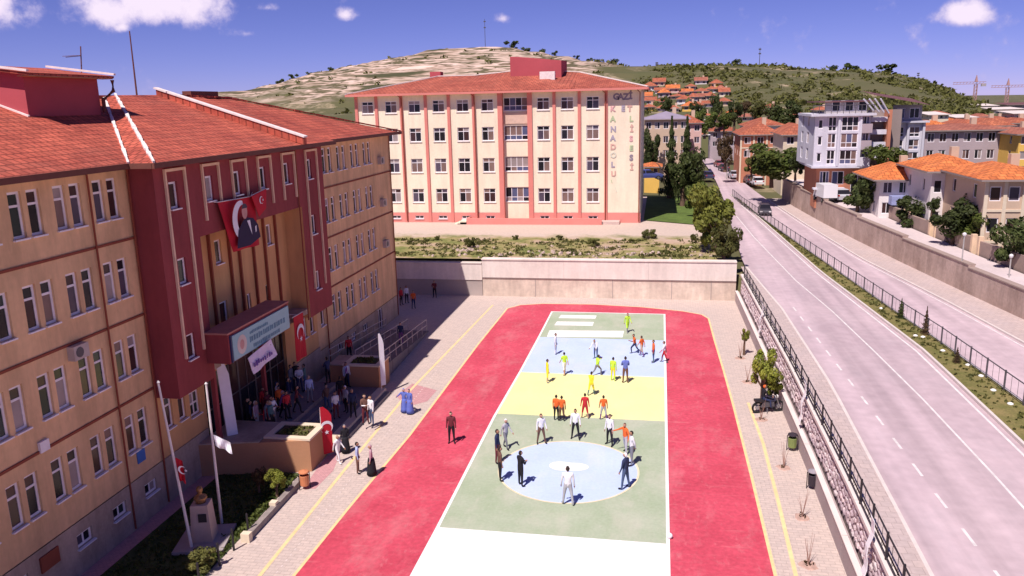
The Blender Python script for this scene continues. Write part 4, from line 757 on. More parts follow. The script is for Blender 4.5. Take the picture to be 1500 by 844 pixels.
for i, (u, v) in enumerate([(1291, 452), (1341, 492), (1352, 494), (1381, 514), (1418, 535), (1437, 551), (1455, 572), (1480, 592)]):
    p = gz(u, v, RZ+.15); o = MB(p).lathe(p, [(.13, -.05), (.14, .03), (.06, .08)], 9).build('white_stone', M_line_w); o.location = p; tag(o, 'small white painted stone in the median grass, %s from the far end' % ('first second third fourth fifth sixth seventh eighth'.split()[i]), 'stone', 'white stones on the median')
# ================================================================== TOWN
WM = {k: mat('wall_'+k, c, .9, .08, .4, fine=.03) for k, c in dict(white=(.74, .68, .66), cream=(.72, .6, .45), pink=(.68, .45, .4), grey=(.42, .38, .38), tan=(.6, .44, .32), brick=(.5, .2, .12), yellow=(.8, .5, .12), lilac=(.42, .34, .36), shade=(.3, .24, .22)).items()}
RM = {k: tiles('tile_'+k, c, c2, True, .6, .6) for k, c, c2 in (('red', (.45, .12, .07), (.5, .17, .09)), ('orange', (.72, .19, .06), (.78, .26, .08)), ('rust', (.4, .13, .09), (.46, .18, .12)))}
RM['pale'] = mat('roof_pale', (.7, .6, .55), .8, .1, .5); RM['grey'] = mat('roof_grey', (.3, .25, .32), .7, .15, .5); RM['dark'] = mat('roof_maroon', (.16, .07, .07), .7, .1, .5)
def house(name, label, x0, x1, y, depth, zb, ze, zr, wall, roof, cols=3, floors=2, kind='hip', group=None, over=.5, side=True, cat='house', win=(1.1, 1.2), chim=True, rz=0., trim=None):
    cx, cy = (x0+x1)/2, y+depth/2; w2, d2 = (x1-x0)/2, depth/2
    H = thing(name, label, cat, (cx, cy, zb), rz, group); wm = WM[wall]; H0 = 0.; he, hr = ze-zb, zr-zb
    base = min(0, terr(cx, cy)-zb, terr(cx, y)-zb)-.8
    fl = he/floors; ww, wh = min(win[0], (x1-x0)/cols*.6), min(win[1], fl*.55)
    def side_wall(nm, o, u, L, nc):
        ops = []
        for c in range(nc):
            for f in range(floors):
                a = L*(c+.5)/nc-ww/2; z = f*fl+fl*.3; ops.append((a, a+ww, z, z+wh))
        mb = MB(); facade(mb, o, u, L, base, he, ops, .12); mb.build(nm, wm, H, fix=False); uv = V(u); nr = uv.cross(V((0, 0, 1)))
        for a, b_, z, _ in ops: window(H, V((o[0], o[1], 0))+uv*a+V((0, 0, z))-nr*.06, math.atan2(u[1], u[0]), ww, wh, M_upvc, GL, (ww/2,) if ww > .9 else (), (), .07, sill=False)
    side_wall('wall', (-w2, -d2, 0), (1, 0, 0), 2*w2, cols)
    if side: side_wall('wall', (-w2, d2, 0), (0, -1, 0), depth, max(1, int(depth/4)))
    else: MB().quad((-w2, d2, base), (-w2, -d2, base), (-w2, -d2, he), (-w2, d2, he)).build('wall', wm, H, fix=False)
    MB().quad((w2, -d2, base), (w2, d2, base), (w2, d2, he), (w2, -d2, he)).build('wall', wm, H, fix=False); MB().quad((w2, d2, base), (-w2, d2, base), (-w2, d2, he), (w2, d2, he)).build('wall', wm, H, fix=False)
    for f in range(1, floors):
        if trim: MB().box(-w2-.04, w2+.04, -d2-.08, -d2, f*fl-.1, f*fl+.1).build('floor_band', WM[trim], H)
    if trim:
        for c in range(cols+1): x = -w2+2*w2*c/cols; MB().box(x-.14, x+.14, -d2-.1, -d2+.02, base, he).build('column', WM[trim], H)
    a, d = w2+over, d2+over; rm = RM[roof]
    if kind == 'hip':
        k = min(a, d)*.95; r0, r1 = ((-a+k, 0, hr), (a-k, 0, hr)) if a >= d else ((0, -d+k, hr), (0, d-k, hr))
        cs = [(-a, -d, he), (a, -d, he), (a, d, he), (-a, d, he)]
        fs = [[cs[0], cs[1], r1, r0], [cs[1], cs[2], r1], [cs[2], cs[3], r0, r1], [cs[3], cs[0], r0]] if a >= d else [[cs[0], cs[1], r0], [cs[1], cs[2], r1, r0], [cs[2], cs[3], r1], [cs[3], cs[0], r0, r1]]
    elif kind == 'gable':
        fs = [[(-a, -d, he), (a, -d, he), (a, 0, hr), (-a, 0, hr)], [(a, d, he), (-a, d, he), (-a, 0, hr), (a, 0, hr)], [(-w2, -d2, he), (-w2, d2, he), (-w2, 0, hr-.1)], [(w2, -d2, he), (w2, d2, he), (w2, 0, hr-.1)]]
    else: fs = [[(-a, -d, he), (a, -d, he), (a, d, hr), (-a, d, hr)]]
    for f in fs:
        o = MB().poly(f).build('roof_slope', rm, H, fix=False)
        if o.data.polygons[0].normal.z < 0: o.data.flip_normals()
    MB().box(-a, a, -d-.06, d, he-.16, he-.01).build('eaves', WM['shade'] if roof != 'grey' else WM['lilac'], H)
    if chim: MB().box(w2*.3, w2*.3+.7, d2*.1, d2*.1+.7, he, hr+.7).build('chimney', WM['tan'], H)
    return H
def house_px(name, label, u0, u1, vb, ve, vr, Y, depth, wall, roof, **k):
    um = (u0+u1)/2; x0, x1 = gy(u0, ve, Y).x, gy(u1, ve, Y).x
    return house(name, label, x0, x1, Y, depth, gy(um, vb, Y).z, gy(um, ve, Y).z, gy(um, vr, Y+depth/2).z, wall, roof, **k)
G_ = 'red-roofed houses on the far slope'
rh = random.Random(21); ORD = ['first', 'second', 'third', 'fourth', 'fifth', 'sixth', 'seventh']; ROW = ['top row', 'second row', 'third row', 'fourth row', 'lowest row']
for r, (vb, n, ua, ub) in enumerate([(128, 6, 960, 1052), (136, 7, 944, 1066), (145, 7, 944, 1070), (154, 7, 942, 1066), (164, 6, 942, 1050)]):
    no = 0
    for i in range(n):
        u0 = ua+(ub-ua)*i/n+rh.uniform(-4, 4); w = (ub-ua)/n*rh.uniform(.7, 1.25); hh = rh.uniform(6, 12); vb2 = vb+rh.uniform(-5, 4); q = on_hill(u0+w/2, vb2)
        if q is None or rh.random() < .1: continue
        wl_ = rh.choice(['white', 'pink', 'cream', 'white', 'lilac', 'yellow', 'tan']); rf = rh.choice(['red', 'rust', 'orange', 'red', 'red']); Y = q.y
        house_px('house', '%s house with %s tiled roof, %s from left in the %s of hillside houses' % (wl_, rf, ORD[no], ROW[r]), u0, u0+w, vb2, vb2-hh*.75, vb2-hh*1.35, Y, rh.uniform(6, 9), wl_, rf, cols=2, floors=1, group=G_, chim=rh.random() < .4, win=(1.2, 1.2), kind=rh.choice(['hip', 'hip', 'gable'])); no += 1
q = on_hill(1080, 106); house_px('house', 'red-roofed house on the crest beneath the antenna', 1062, 1098, 106, 101, 97, 455, 10, 'tan', 'red', cols=3, floors=1, chim=False)
house_px('apartment_building', 'pinkish apartment building with red eave line behind the tall conifers', 944, 1008, 236, 174, 163, 150, 12, 'tan', 'grey', cols=5, floors=3, cat='building', kind='hip')
house_px('house', 'pale building with stepped terrace roof right of the grey-roofed block', 988, 1028, 215, 180, 167, 165, 10, 'pink', 'red', cols=3, floors=2)
house_px('kiosk', 'small bright yellow building at the foot of the cream school', 944, 966, 262, 244, 238, 128, 5, 'yellow', 'orange', cols=2, floors=1, cat='kiosk', chim=False)
house_px('house', 'small grey house with red pyramid roof at the road bend', 1041, 1082, 218, 192, 182, 212, 9, 'lilac', 'red', cols=3, floors=2)
house_px('brick_building', 'orange brick building with cream concrete frame and red roof', 1086, 1143, 236, 197, 178, 150, 13, 'brick', 'red', cols=3, floors=2, trim='cream', cat='building')
house_px('house', 'white-walled house with broad red roof behind the brick building', 1092, 1150, 200, 184, 172, 185, 12, 'white', 'red', cols=4, floors=1)
house_px('house', 'cream house with dark upper balcony left of the white apartment block', 1148, 1190, 258, 197, 180, 134, 12, 'cream', 'red', cols=2, floors=3, side=False)
house_px('lean_to', 'low red tiled lean-to below the cream house', 1154, 1188, 252, 238, 229, 126, 4, 'cream', 'rust', cols=2, floors=1, kind='flat', chim=False, cat='shed')
# houses along the side street
house_px('house', 'white house with blue balcony and orange hipped roof', 1290, 1360, 322, 262, 238, 90, 8, 'white', 'orange', cols=3, floors=2, over=.9)
hb = gy(1322, 300, 89.9); b = MB(hb); b.box(hb.x-1.4, hb.x+1.3, 88.7, 89.95, hb.z+.1, hb.z+1.0); 
o = b.build('balcony', mat('balcony_blue', (.3, .33, .55), .7)); o.location = hb; tag(o, 'pale blue balcony box on the white house', 'balcony')
house_px('house', 'white two-storey house with large orange roof and chimney', 1366, 1447, 342, 250, 226, 82, 9, 'white', 'orange', cols=4, floors=2, over=.7)
house_px('house', 'long house with tan columns and brown panels under an orange roof', 1447, 1560, 400, 262, 238, 72, 10, 'tan', 'orange', cols=4, floors=3, trim='cream', over=.7)
house_px('building', 'long grey-lilac building with dark loggia behind the orange roofs', 1356, 1500, 240, 190, 180, 118, 12, 'lilac', 'rust', cols=8, floors=2, cat='building', side=False)
house_px('house', 'white gabled house with orange roof right of the apartment block', 1352, 1400, 215, 188, 176, 130, 10, 'white', 'orange', cols=3, floors=1)
house_px('house', 'orange-roofed house above the grey-lilac building', 1402, 1446, 196, 184, 174, 150, 10, 'brick', 'red', cols=3, floors=1)
house_px('house', 'dark red roof with white dormer at the upper right', 1438, 1484, 196, 184, 172, 160, 11, 'white', 'red', cols=3, floors=1)
house_px('apartment_building', 'yellow building cut off by the right edge of the picture', 1494, 1540, 262, 196, 186, 112, 10, 'yellow', 'rust', cols=3, floors=3, cat='building')
house_px('house', 'red-roofed house at far right behind the yellow building', 1478, 1530, 200, 180, 172, 165, 10, 'pink', 'red', cols=3, floors=1)
for u0, u1, vb, ve, vr, Y, wl_, lab in [(1434, 1462, 168, 155, 152, 330, 'white', 'white long shed on the skyline at far right'), (1456, 1500, 172, 160, 157, 300, 'cream', 'cream terraced building beneath the skyline at far right'), (1476, 1540, 162, 153, 150, 340, 'shade', 'dark roofed building on the skyline at the right edge'), (1486, 1540, 180, 166, 162, 260, 'pink', 'pink building below the skyline at right edge'), (1402, 1432, 180, 172, 168, 240, 'tan', 'low tan house at the foot of the right hill'), (1362, 1390, 176, 168, 164, 230, 'cream', 'low cream house behind the apartment roof at the hill foot')]:
    house_px('hill_building', lab, u0, u1, vb, ve, vr, Y, 12, wl_, 'pale' if wl_ != 'shade' else 'dark', cols=4, floors=1, kind='flat', chim=False, cat='building', group='buildings at the right foot of the hill')
for i, (u0, u1, vb, wl_, rf, w_) in enumerate([(1352, 1376, 182, 'cream', 'red', 'behind the apartment block'), (1380, 1404, 184, 'white', 'orange', 'over the white gabled house'), (1408, 1430, 182, 'pink', 'red', 'left of the dark dormer roof'), (1432, 1452, 178, 'white', 'rust', 'below the white skyline shed'), (1456, 1480, 182, 'cream', 'red', 'below the cream terraced building'), (1368, 1390, 174, 'pink', 'rust', 'at the hill foot, upper left'), (1196, 1216, 168, 'cream', 'red', 'behind the penthouse, left'), (1100, 1118, 168, 'white', 'red', 'above the brick building, left'), (1122, 1140, 164, 'pink', 'red', 'above the brick building, right'), (1068, 1086, 172, 'cream', 'orange', 'above the small grey house'), (1022, 1042, 176, 'white', 'red', 'right of the pink building, upper'), (1042, 1062, 180, 'tan', 'red', 'behind the small grey house'), (1026, 1044, 190, 'pink', 'orange', 'beside the road bend trees, upper'), (1014, 1034, 204, 'cream', 'red', 'beside the road bend trees, lower'), (1086, 1106, 178, 'tan', 'rust', 'just behind the brick building'), (1160, 1182, 176, 'cream', 'red', 'left behind the apartment block')]):
    q = on_hill((u0+u1)/2, vb)
    if q is not None: house_px('house', '%s house with %s tiled roof %s' % (wl_, rf, w_), u0, u1, vb, vb-7, vb-12, q.y, 8, wl_, rf, cols=2, floors=1, group='red-roofed houses filling the slope', win=(1.2, 1.2), chim=i % 2 == 0)
# white apartment block with brick foot
AY = 103.; AX0, AX1 = gy(1190, 250, AY).x, gy(1272, 250, AY).x; AZ = zst(103)
zt = lambda v: gy(1230, v, AY).z
A = thing('apartment_block', 'white five-storey apartment block with brick ground floor and steel-framed penthouse', 'building', (AX0+4, AY+5, AZ)); o_ = V((AX0+4, AY+5, AZ)); M_w = mat('apt_white', (.62, .6, .66), .8, .06, .5, streak=.12); z1, z2 = zt(243), zt(170)
fl = (z2-z1)/3
def awall(nm, o, u, L, za, zb_, wl, m):
    mb = MB(); facade(mb, V(o)-V((o_.x, o_.y, 0)), u, L, za-o_.z, zb_-o_.z, [(a, a+w, z-o_.z, z+h-o_.z) for a, z, w, h, *_ in wl], .14); mb.build(nm, m, A, fix=False); uv = V(u).normalized(); nr = uv.cross(V((0, 0, 1)))
    for a, z, w, h, us, zs in wl: window(A, V((o[0], o[1], 0))-V((o_.x, o_.y, 0))+uv*a+V((0, 0, z-o_.z))-nr*.07, math.atan2(uv.y, uv.x), w, h, M_upvc, [G1, G5, G4, G1], us, zs, .09, sill=False)
wA = AX1-AX0
for seg, (a0, a1, yy) in enumerate(((0, .42, 0.), (.42, .8, -.35), (.8, 1., .45))):
    L = wA*(a1-a0); wl_ = [(L*.5-L*.4, z1+fl*k+.2, L*.8, fl*.86, (L*.27, L*.53), (fl*.3,)) for k in range(3)] if seg else [(L*.56, z1+fl*k+.2, L*.36, fl*.86, (L*.18,), (fl*.3,)) for k in range(3)]+[(L*.14, z1+fl*k+.5, L*.2, fl*.55, (), ()) for k in range(3)]
    awall('wall', (AX0+wA*a0, AY+yy, 0), (1, 0, 0), L, z1, z2, wl_, M_w)
for k, (a0, y0, y1) in enumerate(((.42, -.35, 0), (.8, -.35, .45))): MB(o_).box(AX0+wA*a0-.12, AX0+wA*a0+.12, AY+y0-.1, AY+y1+.2, z1, z2).build('pilaster', M_w, A)
for k in range(3): MB(o_).box(AX0+wA*.82, AX1, AY-.5, AY+.3, z1+fl*k-.05, z1+fl*k+1.0).build('balcony', WM['lilac'] if k else M_w, A)
awall('wall', (AX0-.5, AY+9, 0), (.5/9.01, -9/9.01, 0), 9.01, z1, z2, [(2+3*i, z1+fl*k+.6, 1.2, 1.4, (.6,), ()) for i in range(2) for k in range(3)], M_w)
awall('ground_floor', (AX0+.6, AY+.7, 0), (1, 0, 0), wA-.8, AZ-1, z1, [(.4, AZ+1.9, 1.1, 1.6, (.37, .74), ()), (1.8, AZ+1.9, 1.4, 1.6, (.7,), ()), (4, AZ+.2, 2.4, 3., (.8, 1.6), ())], WM['brick'])
awall('ground_floor', (AX0+.6, AY+9, 0), (0, -1, 0), 8.3, AZ-1, z1, [], WM['brick'])
MB(o_).box(AX0-.2, AX1, AY-.4, AY+9, z1-.25, z1-.003).build('floor_slab', M_w, A); MB(o_).box(AX0+.2, AX0+wA*.6, AY-.2, AY+.7, AZ+1.35, AZ+1.55).build('canopy', M_w, A)
MB(o_).box(AX0-.6, AX1+.3, AY-.7, AY+9, z2, z2+.28).build('roof_slab', M_w, A)
awall('penthouse', (AX0+1.2, AY+1.2, 0), (1, 0, 0), wA-1.6, z2+.28, zt(150), [(.8+1.5*i, z2+.5, 1., 1.3, (), ()) for i in range(3)], WM['grey'])
MB(o_).box(AX0+.4, AX1+.2, AY+.6, AY+9, zt(150), zt(150)+.15).build('penthouse_roof', RM['dark'], A)
for i in range(11): x = AX0-.4+(wA+.4)*i/10; MB(o_).box(x-.03, x+.03, AY-.6, AY-.54, z2+.28, z2+1.25).build('railing_post', M_irong, A)
MB(o_).box(AX0-.45, AX1, AY-.61, AY-.54, z2+1.22, z2+1.3).build('railing_rail', M_irong, A)
for i in range(4): MB(o_).bar((AX1-1.2+i*.62, AY-.4, z2+1.9), (AX1+.2+i*.55, AY+.2, z2+.5-i*.1), .12, .16).build('slanted_beam', M_w, A)
# recess with slabs, second wing
BX0, BX1, BY = gy(1302, 220, 110).x, gy(1350, 220, 110).x, 110.; z3 = gy(1325, 180, BY).z
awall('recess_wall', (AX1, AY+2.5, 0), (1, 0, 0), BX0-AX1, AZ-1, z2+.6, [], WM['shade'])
for k in range(5): MB(o_).box(AX1+.1, AX1+1.9, AY+.8, AY+2.5, z1-fl*.4+fl*.75*k, z1-fl*.4+fl*.75*k+.55).build('balcony', M_w, A)
MB(o_).box(AX1+1.9, AX1+2.3, AY+.4, AY+2.4, AZ-1, z2+.6).build('red_fin', WM['brick'], A)
L = BX1-BX0; fb = (z3-z1)/3
awall('wall', (BX0, BY, 0), (1, 0, 0), L, AZ-1, z3, [(L*x, z1+fb*k+.3-fb*.3, L*.32, fb*.8, (L*.16,), (fb*.28,)) for x in (.1, .58) for k in range(3)], M_w)
awall('wall', (BX0, BY+8, 0), (0, -1, 0), 8, AZ-1, z3, [], M_w)
for x in (.0, .5, .97): MB(o_).box(BX0+L*x-.02, BX0+L*x+.25, BY-.3, BY, AZ, z3).build('pilaster', M_w, A)
MB(o_).box(BX0-.5, BX1+.5, BY-.6, BY+8, z3, z3+.22).build('roof_slab', M_w, A); awall('penthouse', (BX0+.3, BY+.8, 0), (1, 0, 0), L-.4, z3+.22, z3+2.2, [(.5, z3+.5, 1., 1.3, (), ()), (2, z3+.5, 1.2, 1.3, (.6,), ())], WM['grey'])
o = MB(o_).poly([(AX1+.5, AY+1.5, z2+2.3), (BX1+.6, BY, z3+2.1), (BX1+.6, BY+8, z3+2.9), (AX1+.5, AY+9, z2+2.9)]).build('attic_roof', RM['dark'], A); MB(o_).bar((BX0-1.6, BY-1, z3+2.2), (BX0+.6, BY-.6, z3+.2), .25, .3).build('slanted_beam', M_w, A)
MB(o_).box(BX1-.1, BX1, BY, BY+8, AZ-1, z3).build('side_wall', M_w, A)
# ================================================================== VEHICLES
M_tyre = mat('tyre', (.02, .02, .02), .8); M_rim = mat('rim', (.4, .4, .42), .35, metal=.7); M_lamp = mat('headlamp', (.75, .72, .7), .2); M_tail = mat('tail_lamp', (.4, .02, .02), .3)
def carpaint(k, c): return mat('paint_'+k, c, .3, .03, .5, spec=.6)
def car(label, loc, rz, paint, kind='hatch', group=None):
    t = thing('parked_car' if group else 'car', label, 'car', loc, rz, group); L, W = 4.2, 1.72
    # length along +x (front); body with wheel-arch height and tapered cabin
    prof = [(-2.1, .3), (-2.12, .75), (-2.0, .95), (1.05, .98), (1.9, .82), (2.1, .6), (2.08, .3)]
    b = MB(); n = len(prof)
    ring = lambda s, k: [(x, s*W/2*(k if .3 < z < .9 else k*.95), z) for x, z in prof]
    b.add(ring(-1, 1)+ring(1, 1), [tuple(range(n-1, -1, -1)), tuple(range(n, 2*n))]+[(i, (i+1) % n, n+(i+1) % n, n+i) for i in range(n)]); b.build('body', paint, t)
    c0 = [(-1.95, .94), (1.0, .97)]; top = [(-1.5, 1.46), (.15, 1.45)]
    b = MB(); b.hexa([(-1.98, -.8, .94), (1.05, -.8, .96), (1.05, .8, .96), (-1.98, .8, .94)], [(-1.55, -.62, 1.42), (.2, -.62, 1.42), (.2, .62, 1.42), (-1.55, .62, 1.42)]); b.build('glasshouse', G1, t)
    MB().hexa([(-1.6, -.64, 1.42), (.25, -.64, 1.42), (.25, .64, 1.42), (-1.6, .64, 1.42)], [(-1.4, -.55, 1.5), (.1, -.55, 1.49), (.1, .55, 1.49), (-1.4, .55, 1.5)]).build('roof', paint, t)
    for s in (-1, 1): MB().bar((-.55, s*.81, .95), (-.6, s*.64, 1.44), .09, .05).build('pillar', paint, t)
    for x in (-1.3, 1.3):
        for s in (-1, 1):
            w = MB(); w.tube([(x, s*.7, .31), (x, s*.88, .31)], .31, 14); o = w.build('wheel', M_tyre, t); w = MB(); w.tube([(x, s*.86, .31), (x, s*.89, .31)], .19, 10); w.build('rim', M_rim, o)
    for s in (-1, 1): MB().box(2.0, 2.12, s*.62-.17, s*.62+.17, .58, .74).build('headlight', M_lamp, t); MB().box(-2.14, -2.06, s*.68-.12, s*.68+.12, .7, .9).build('tail_light', M_tail, t)
    MB().box(2.02, 2.13, -.45, .45, .34, .5).build('grille', M_iron, t); return t
rd = lambda f, y: math.atan2(2, f(y+1)-f(y-1))
p = gz(1120, 314, RZ); car('dark grey hatchback driving on the far carriageway', p, -math.pi/2-.06, carpaint('dark', (.05, .045, .06))).scale = (.88,)*3
PC = 'cars parked along the far kerb'
for u, v, c, lab in [(1108, 271, (.7, .68, .7), 'white car parked nearest, by the two lamp posts'), (1098, 268, (.08, .06, .09), 'dark car parked between silver and white cars'), (1075, 261, (.5, .5, .56), 'silver car parked far along the kerb'), (1060, 250, (.06, .05, .08), 'dark car parked under the reddish tree'), (1053, 244, (.3, .1, .12), 'maroon car parked farthest up the road')]:
    car(lab, gz(u, v, RZ+.1), math.pi/2+.12, carpaint(lab[:8], c), group=PC)
car('dark car parked beside the school lawn at the left road edge', gz(1036, 262, RZ+.1), math.pi/2+.2, carpaint('navy', (.05, .05, .12)), group=PC)
car('blue car parked beside the yellow kiosk', gy(950, 263, 122)+V((0, 0, -.0)), .2, carpaint('blue', (.08, .1, .3)), group=PC)
# box truck and car on the side street
p = gz(1190, 294, zst(107)); vt = thing('box_truck', 'small truck with white box body parked on the side street', 'truck', (p.x+1.35, p.y, zst(p.y)+.004), math.pi/2+.12); vt.scale = (.85,)*3
MB().box(-2.6, 1.0, -.95, .95, .75, 2.55).build('cargo_box', carpaint('boxwhite', (.8, .78, .8)), vt); MB().hexa([(1.05, -.85, .5), (2.5, -.85, .5), (2.5, .85, .5), (1.05, .85, .5)], [(1.1, -.8, 1.95), (1.9, -.78, 1.95), (1.9, .78, 1.95), (1.1, .8, 1.95)]).build('cab', carpaint('cabwhite', (.75, .73, .75)), vt); MB().hexa([(2.25, -.75, 1.15), (2.36, -.75, 1.15), (2.36, .75, 1.15), (2.25, .75, 1.15)], [(1.85, -.7, 1.85), (1.96, -.7, 1.85), (1.96, .7, 1.85), (1.85, .7, 1.85)]).build('windscreen', G1, vt)
MB().box(-2.6, 2.5, -.5, .5, .45, .72).build('chassis', M_iron, vt)
for x in (-1.7, 1.75):
    for s in (-1, 1): o = MB().tube([(x, s*.62, .37), (x, s*.9, .37)], .37, 14).build('wheel', M_tyre, vt); MB().tube([(x, s*.88, .37), (x, s*.91, .37)], .2, 10).build('rim', M_rim, o)
for s in (-1, 1): MB().box(2.44, 2.54, s*.6-.16, s*.6+.16, .62, .8).build('headlight', M_lamp, vt)
p = gz(1213, 296, zst(105)); car('silver car parked under the apartment block beside the truck', (p.x+1.6, p.y+2, zst(p.y+2)), .1+math.pi/2, carpaint('silver2', (.45, .45, .48)), group=PC)
# ================================================================== LAMPS, MASTS, CRANES
M_pole = mat('galvanised_pole', (.5, .47, .44), .5, metal=.3)
def lamp(label, p, h, side):
    t = thing('street_lamp', label, 'street lamp', p, group='street lamps along the road'); MB().tube([(0, 0, -.1), (0, 0, h)], [.09, .05], 8).build('pole', M_pole, t); MB().tube([(0, 0, h-.05), (side*.5, 0, h+.22), (side*1.3, 0, h+.28)], .035, 6).build('arm', M_pole, t); MB().hexa([(side*1.2-.1, -.12, h+.22), (side*1.2+.45, -.12, h+.22), (side*1.2+.45, .12, h+.22), (side*1.2-.1, .12, h+.22)], [(side*1.2, -.06, h+.34), (side*1.2+.35, -.06, h+.34), (side*1.2+.35, .06, h+.34), (side*1.2, .06, h+.34)]).build('lamp_head', M_lamp, t)
for u, v, vt_, s, lab in [(1101, 270, 222, -1, 'street lamp left of the pair behind the white parked car'), (1116, 268, 222, -1, 'street lamp right of the pair behind the white parked car'), (1064, 262, 211, -1, 'street lamp at the road bend beside the red-roofed house'), (1025, 268, 200, 1, 'street lamp beside the tall dark conifers')]:
    p = gz(u, v, RZ+.1); lamp(lab, p, gy(u, vt_, p.y).z-p.z, s)
for u, v, vt_, lab in [(1408, 392, 300, 'pale garden lamp post with globe before the large garden trees'), (1478, 404, 352, 'pale garden lamp post with globes before the tan-columned house')]:
    p = gz(u, v, zst(70)); t = thing('garden_lamp', lab, 'lamp', p); h = (gy(u, vt_, p.y).z-p.z)*.5; MB().tube([(0, 0, -.2), (0, 0, h)], .05, 8).build('pole', M_pole, t); MB().lathe((0, 0, h), [(.03, -.02), (.12, .06), (.15, .16), (.12, .26), (.02, .31)], 12).build('globe', M_lamp, t)
def mast(label, u, v, vt_, Y, w):
    p = gy(u, v, Y); h = gy(u, vt_, Y).z-p.z; t = thing('radio_mast', label, 'mast', p); MB().tube([(0, 0, -3), (0, 0, h)], [w, w*.6], 6).build('pole', M_irong, t)
    for k in (.7, .9): MB().box(-w*3, w*3, -w, w, h*k, h*k+w*3).build('aerial', M_irong, t)
mast('thin radio mast on the right hill crest', 1112, 102, 70, 470, .22); mast('thin radio mast behind the far school roof', 711, 72, 28, 478, .2); mast('short mast on the hill crest right of the school', 962, 105, 92, 470, .25); mast('short mast in the gap of the hill crest', 994, 106, 95, 470, .22); mast('short mast near the right shoulder of the hill', 1344, 122, 107, 470, .2)
M_crane = mat('crane_red', (.42, .24, .22), .6)
for u, v, vt_, L0, L1, lab in [(1427, 150, 123, -28, 12, 'red tower crane beside the right hill'), (1473, 158, 128, -20, 26, 'tower crane farther right on the skyline')]:
    Y = 420.; p = gy(u, v, Y); h = gy(u, vt_, Y).z-p.z; s = Y/F_PX; t = thing('tower_crane', lab, 'crane', p)
    b = MB(); w = .55
    for x in (-w, w):
        for y in (-w, w): b.bar((x, y, -8), (x, y, h), .22)
    for i in range(int(h/1.6)+5): z = -8+i*1.6; b.bar((-w, -w, z), (w, -w, z+1.6), .14); b.bar((w, -w, z), (w, w, z+1.6), .14)
    b.build('tower', M_crane, t); b = MB()
    for q in (0., .9): b.bar((L0*s, 0, h+q), (L1*s, 0, h+q), .2)
    for i in range(int((L1-L0)*s/1.4)): b.bar((L0*s+i*1.4, 0, h), (L0*s+i*1.4+.7, 0, h+.9), .14)
    b.build('jib', M_crane, t); MB().hexa([(-.6, -.6, h+.9), (.6, -.6, h+.9), (.6, .6, h+.9), (-.6, .6, h+.9)], [(-.1, -.1, h+4), (.1, -.1, h+4), (.1, .1, h+4), (-.1, .1, h+4)]).build('apex', M_crane, t); MB().box(L1*s-2, L1*s, -.5, .5, h-1.2, h).build('counterweight', WM['grey'], t)
# ================================================================== ENTRANCE FORECOURT AND GARDEN
M_plat = paving('forecourt_paving', (.26, .22, .23), (.22, .19, .2), .3, .3, .012); M_step = mat('cream_step', (.74, .62, .46), .85, .08, 1.)
M_pinkp = paving('pink_paving', (.62, .33, .33), (.56, .3, .31), .2, .1, .01)
PL = .3
struct(MB().box(XF+.06, -16.95, 35.8, 45.0, -.2, PL).build('forecourt', M_plat))
FS = thing('entrance_steps', 'long cream step edging the school forecourt', 'steps', (-16.7, 40.5, 0)); o_ = V((-16.7, 40.5, 0))
MB(o_).box(-16.95, -16.45, 36.2, 45.0, -.1, PL+.004).build('step', M_step, FS); MB(o_).box(-16.45, -16.1, 36.4, 44.8, -.1, .15).build('step', M_plat, FS)
struct(sheet('pink_paving', [gz(*p) for p in [(462, 690), (480, 668), (500, 660), (488, 690), (462, 716), (444, 716)]], .005, M_pinkp)); struct(sheet('pink_paving', [gz(*p) for p in [(580, 580), (604, 562), (640, 572), (626, 588), (596, 596)]], .005, M_pinkp))
struct(sheet('pink_paving', [(XF, 8), (-20.8, 8), (-20.8, 33), (XF, 33)], .006, M_pinkp))
M_bw = mat('brown_render', (.46, .24, .13), .9, .08, .7, fine=.04); M_soil = mat('soil', (.1, .07, .04), .95, .3, 3.)
def planter(label, x0, x1, y0, y1, h, sk=0.):
    o_ = V(((x0+x1)/2, (y0+y1)/2, 0)); t = thing('planter_wall', label, 'planter', o_)
    MB(o_).prism([(x0, y0-sk), (x1, y0), (x1, y1), (x0, y1)], -.1, h).build('wall', M_bw, t); r = .28; b = MB(o_); xo = x0; x0 = max(x0, x1-2.3)
    MB(o_).prism([(xo, y0-sk-.03), (x0-.06, y0-.04-sk*(x1-x0)/(x1-xo)), (x0-.06, y1), (xo, y1)], h+.003, h+.07).build('wall_top', M_plinth, t)
    b.box(x0-.05, x1+.06, y0-.06, y0+r, h, h+.1).box(x0-.05, x1+.06, y1-r, y1+.06, h, h+.1).box(x1-r, x1+.06, y0+r, y1-r, h, h+.1).box(x0-.05, x0+r, y0+r, y1-r, h, h+.1); b.build('coping', M_step, t)
    MB(o_).box(x0+r, x1-r, y0+r, y1-r, h-.02, h+.04).build('soil', M_soil, t)
    b = MB(o_)
    for i in range(40): p = V((R.uniform(x0+.4, x1-.4), R.uniform(y0+.4, y1-.4), h+.05)); clump(b, p, R.uniform(.08, .2), 7, R, .09)
    stuff(b.build('planting', LM['olive'], t, fix=False))
planter('brown planter wall with cream coping left of the entrance forecourt', XF+.06, -16.45, 33.9, 35.75, 1.62, 1.2); planter('brown planter wall with cream coping right of the forecourt', -20.2, -16.9, 45.1, 47.0, 1.6)
LD = thing('entrance_landing', 'raised stone landing with steps before the school doors', 'steps', (-20, 39, 0)); o_ = V((-20, 39, 0)); LZ = 1.05
MB(o_).box(XF+.05, -19.0, 35.8, 43.6, -.05, LZ).build('landing', M_plat, LD)
for i in range(2): MB(o_).box(-19.0+.35*i, -18.65+.35*i, 36.0, 43.4, -.05, LZ-.25*(i+1)).build('step', M_plat, LD)
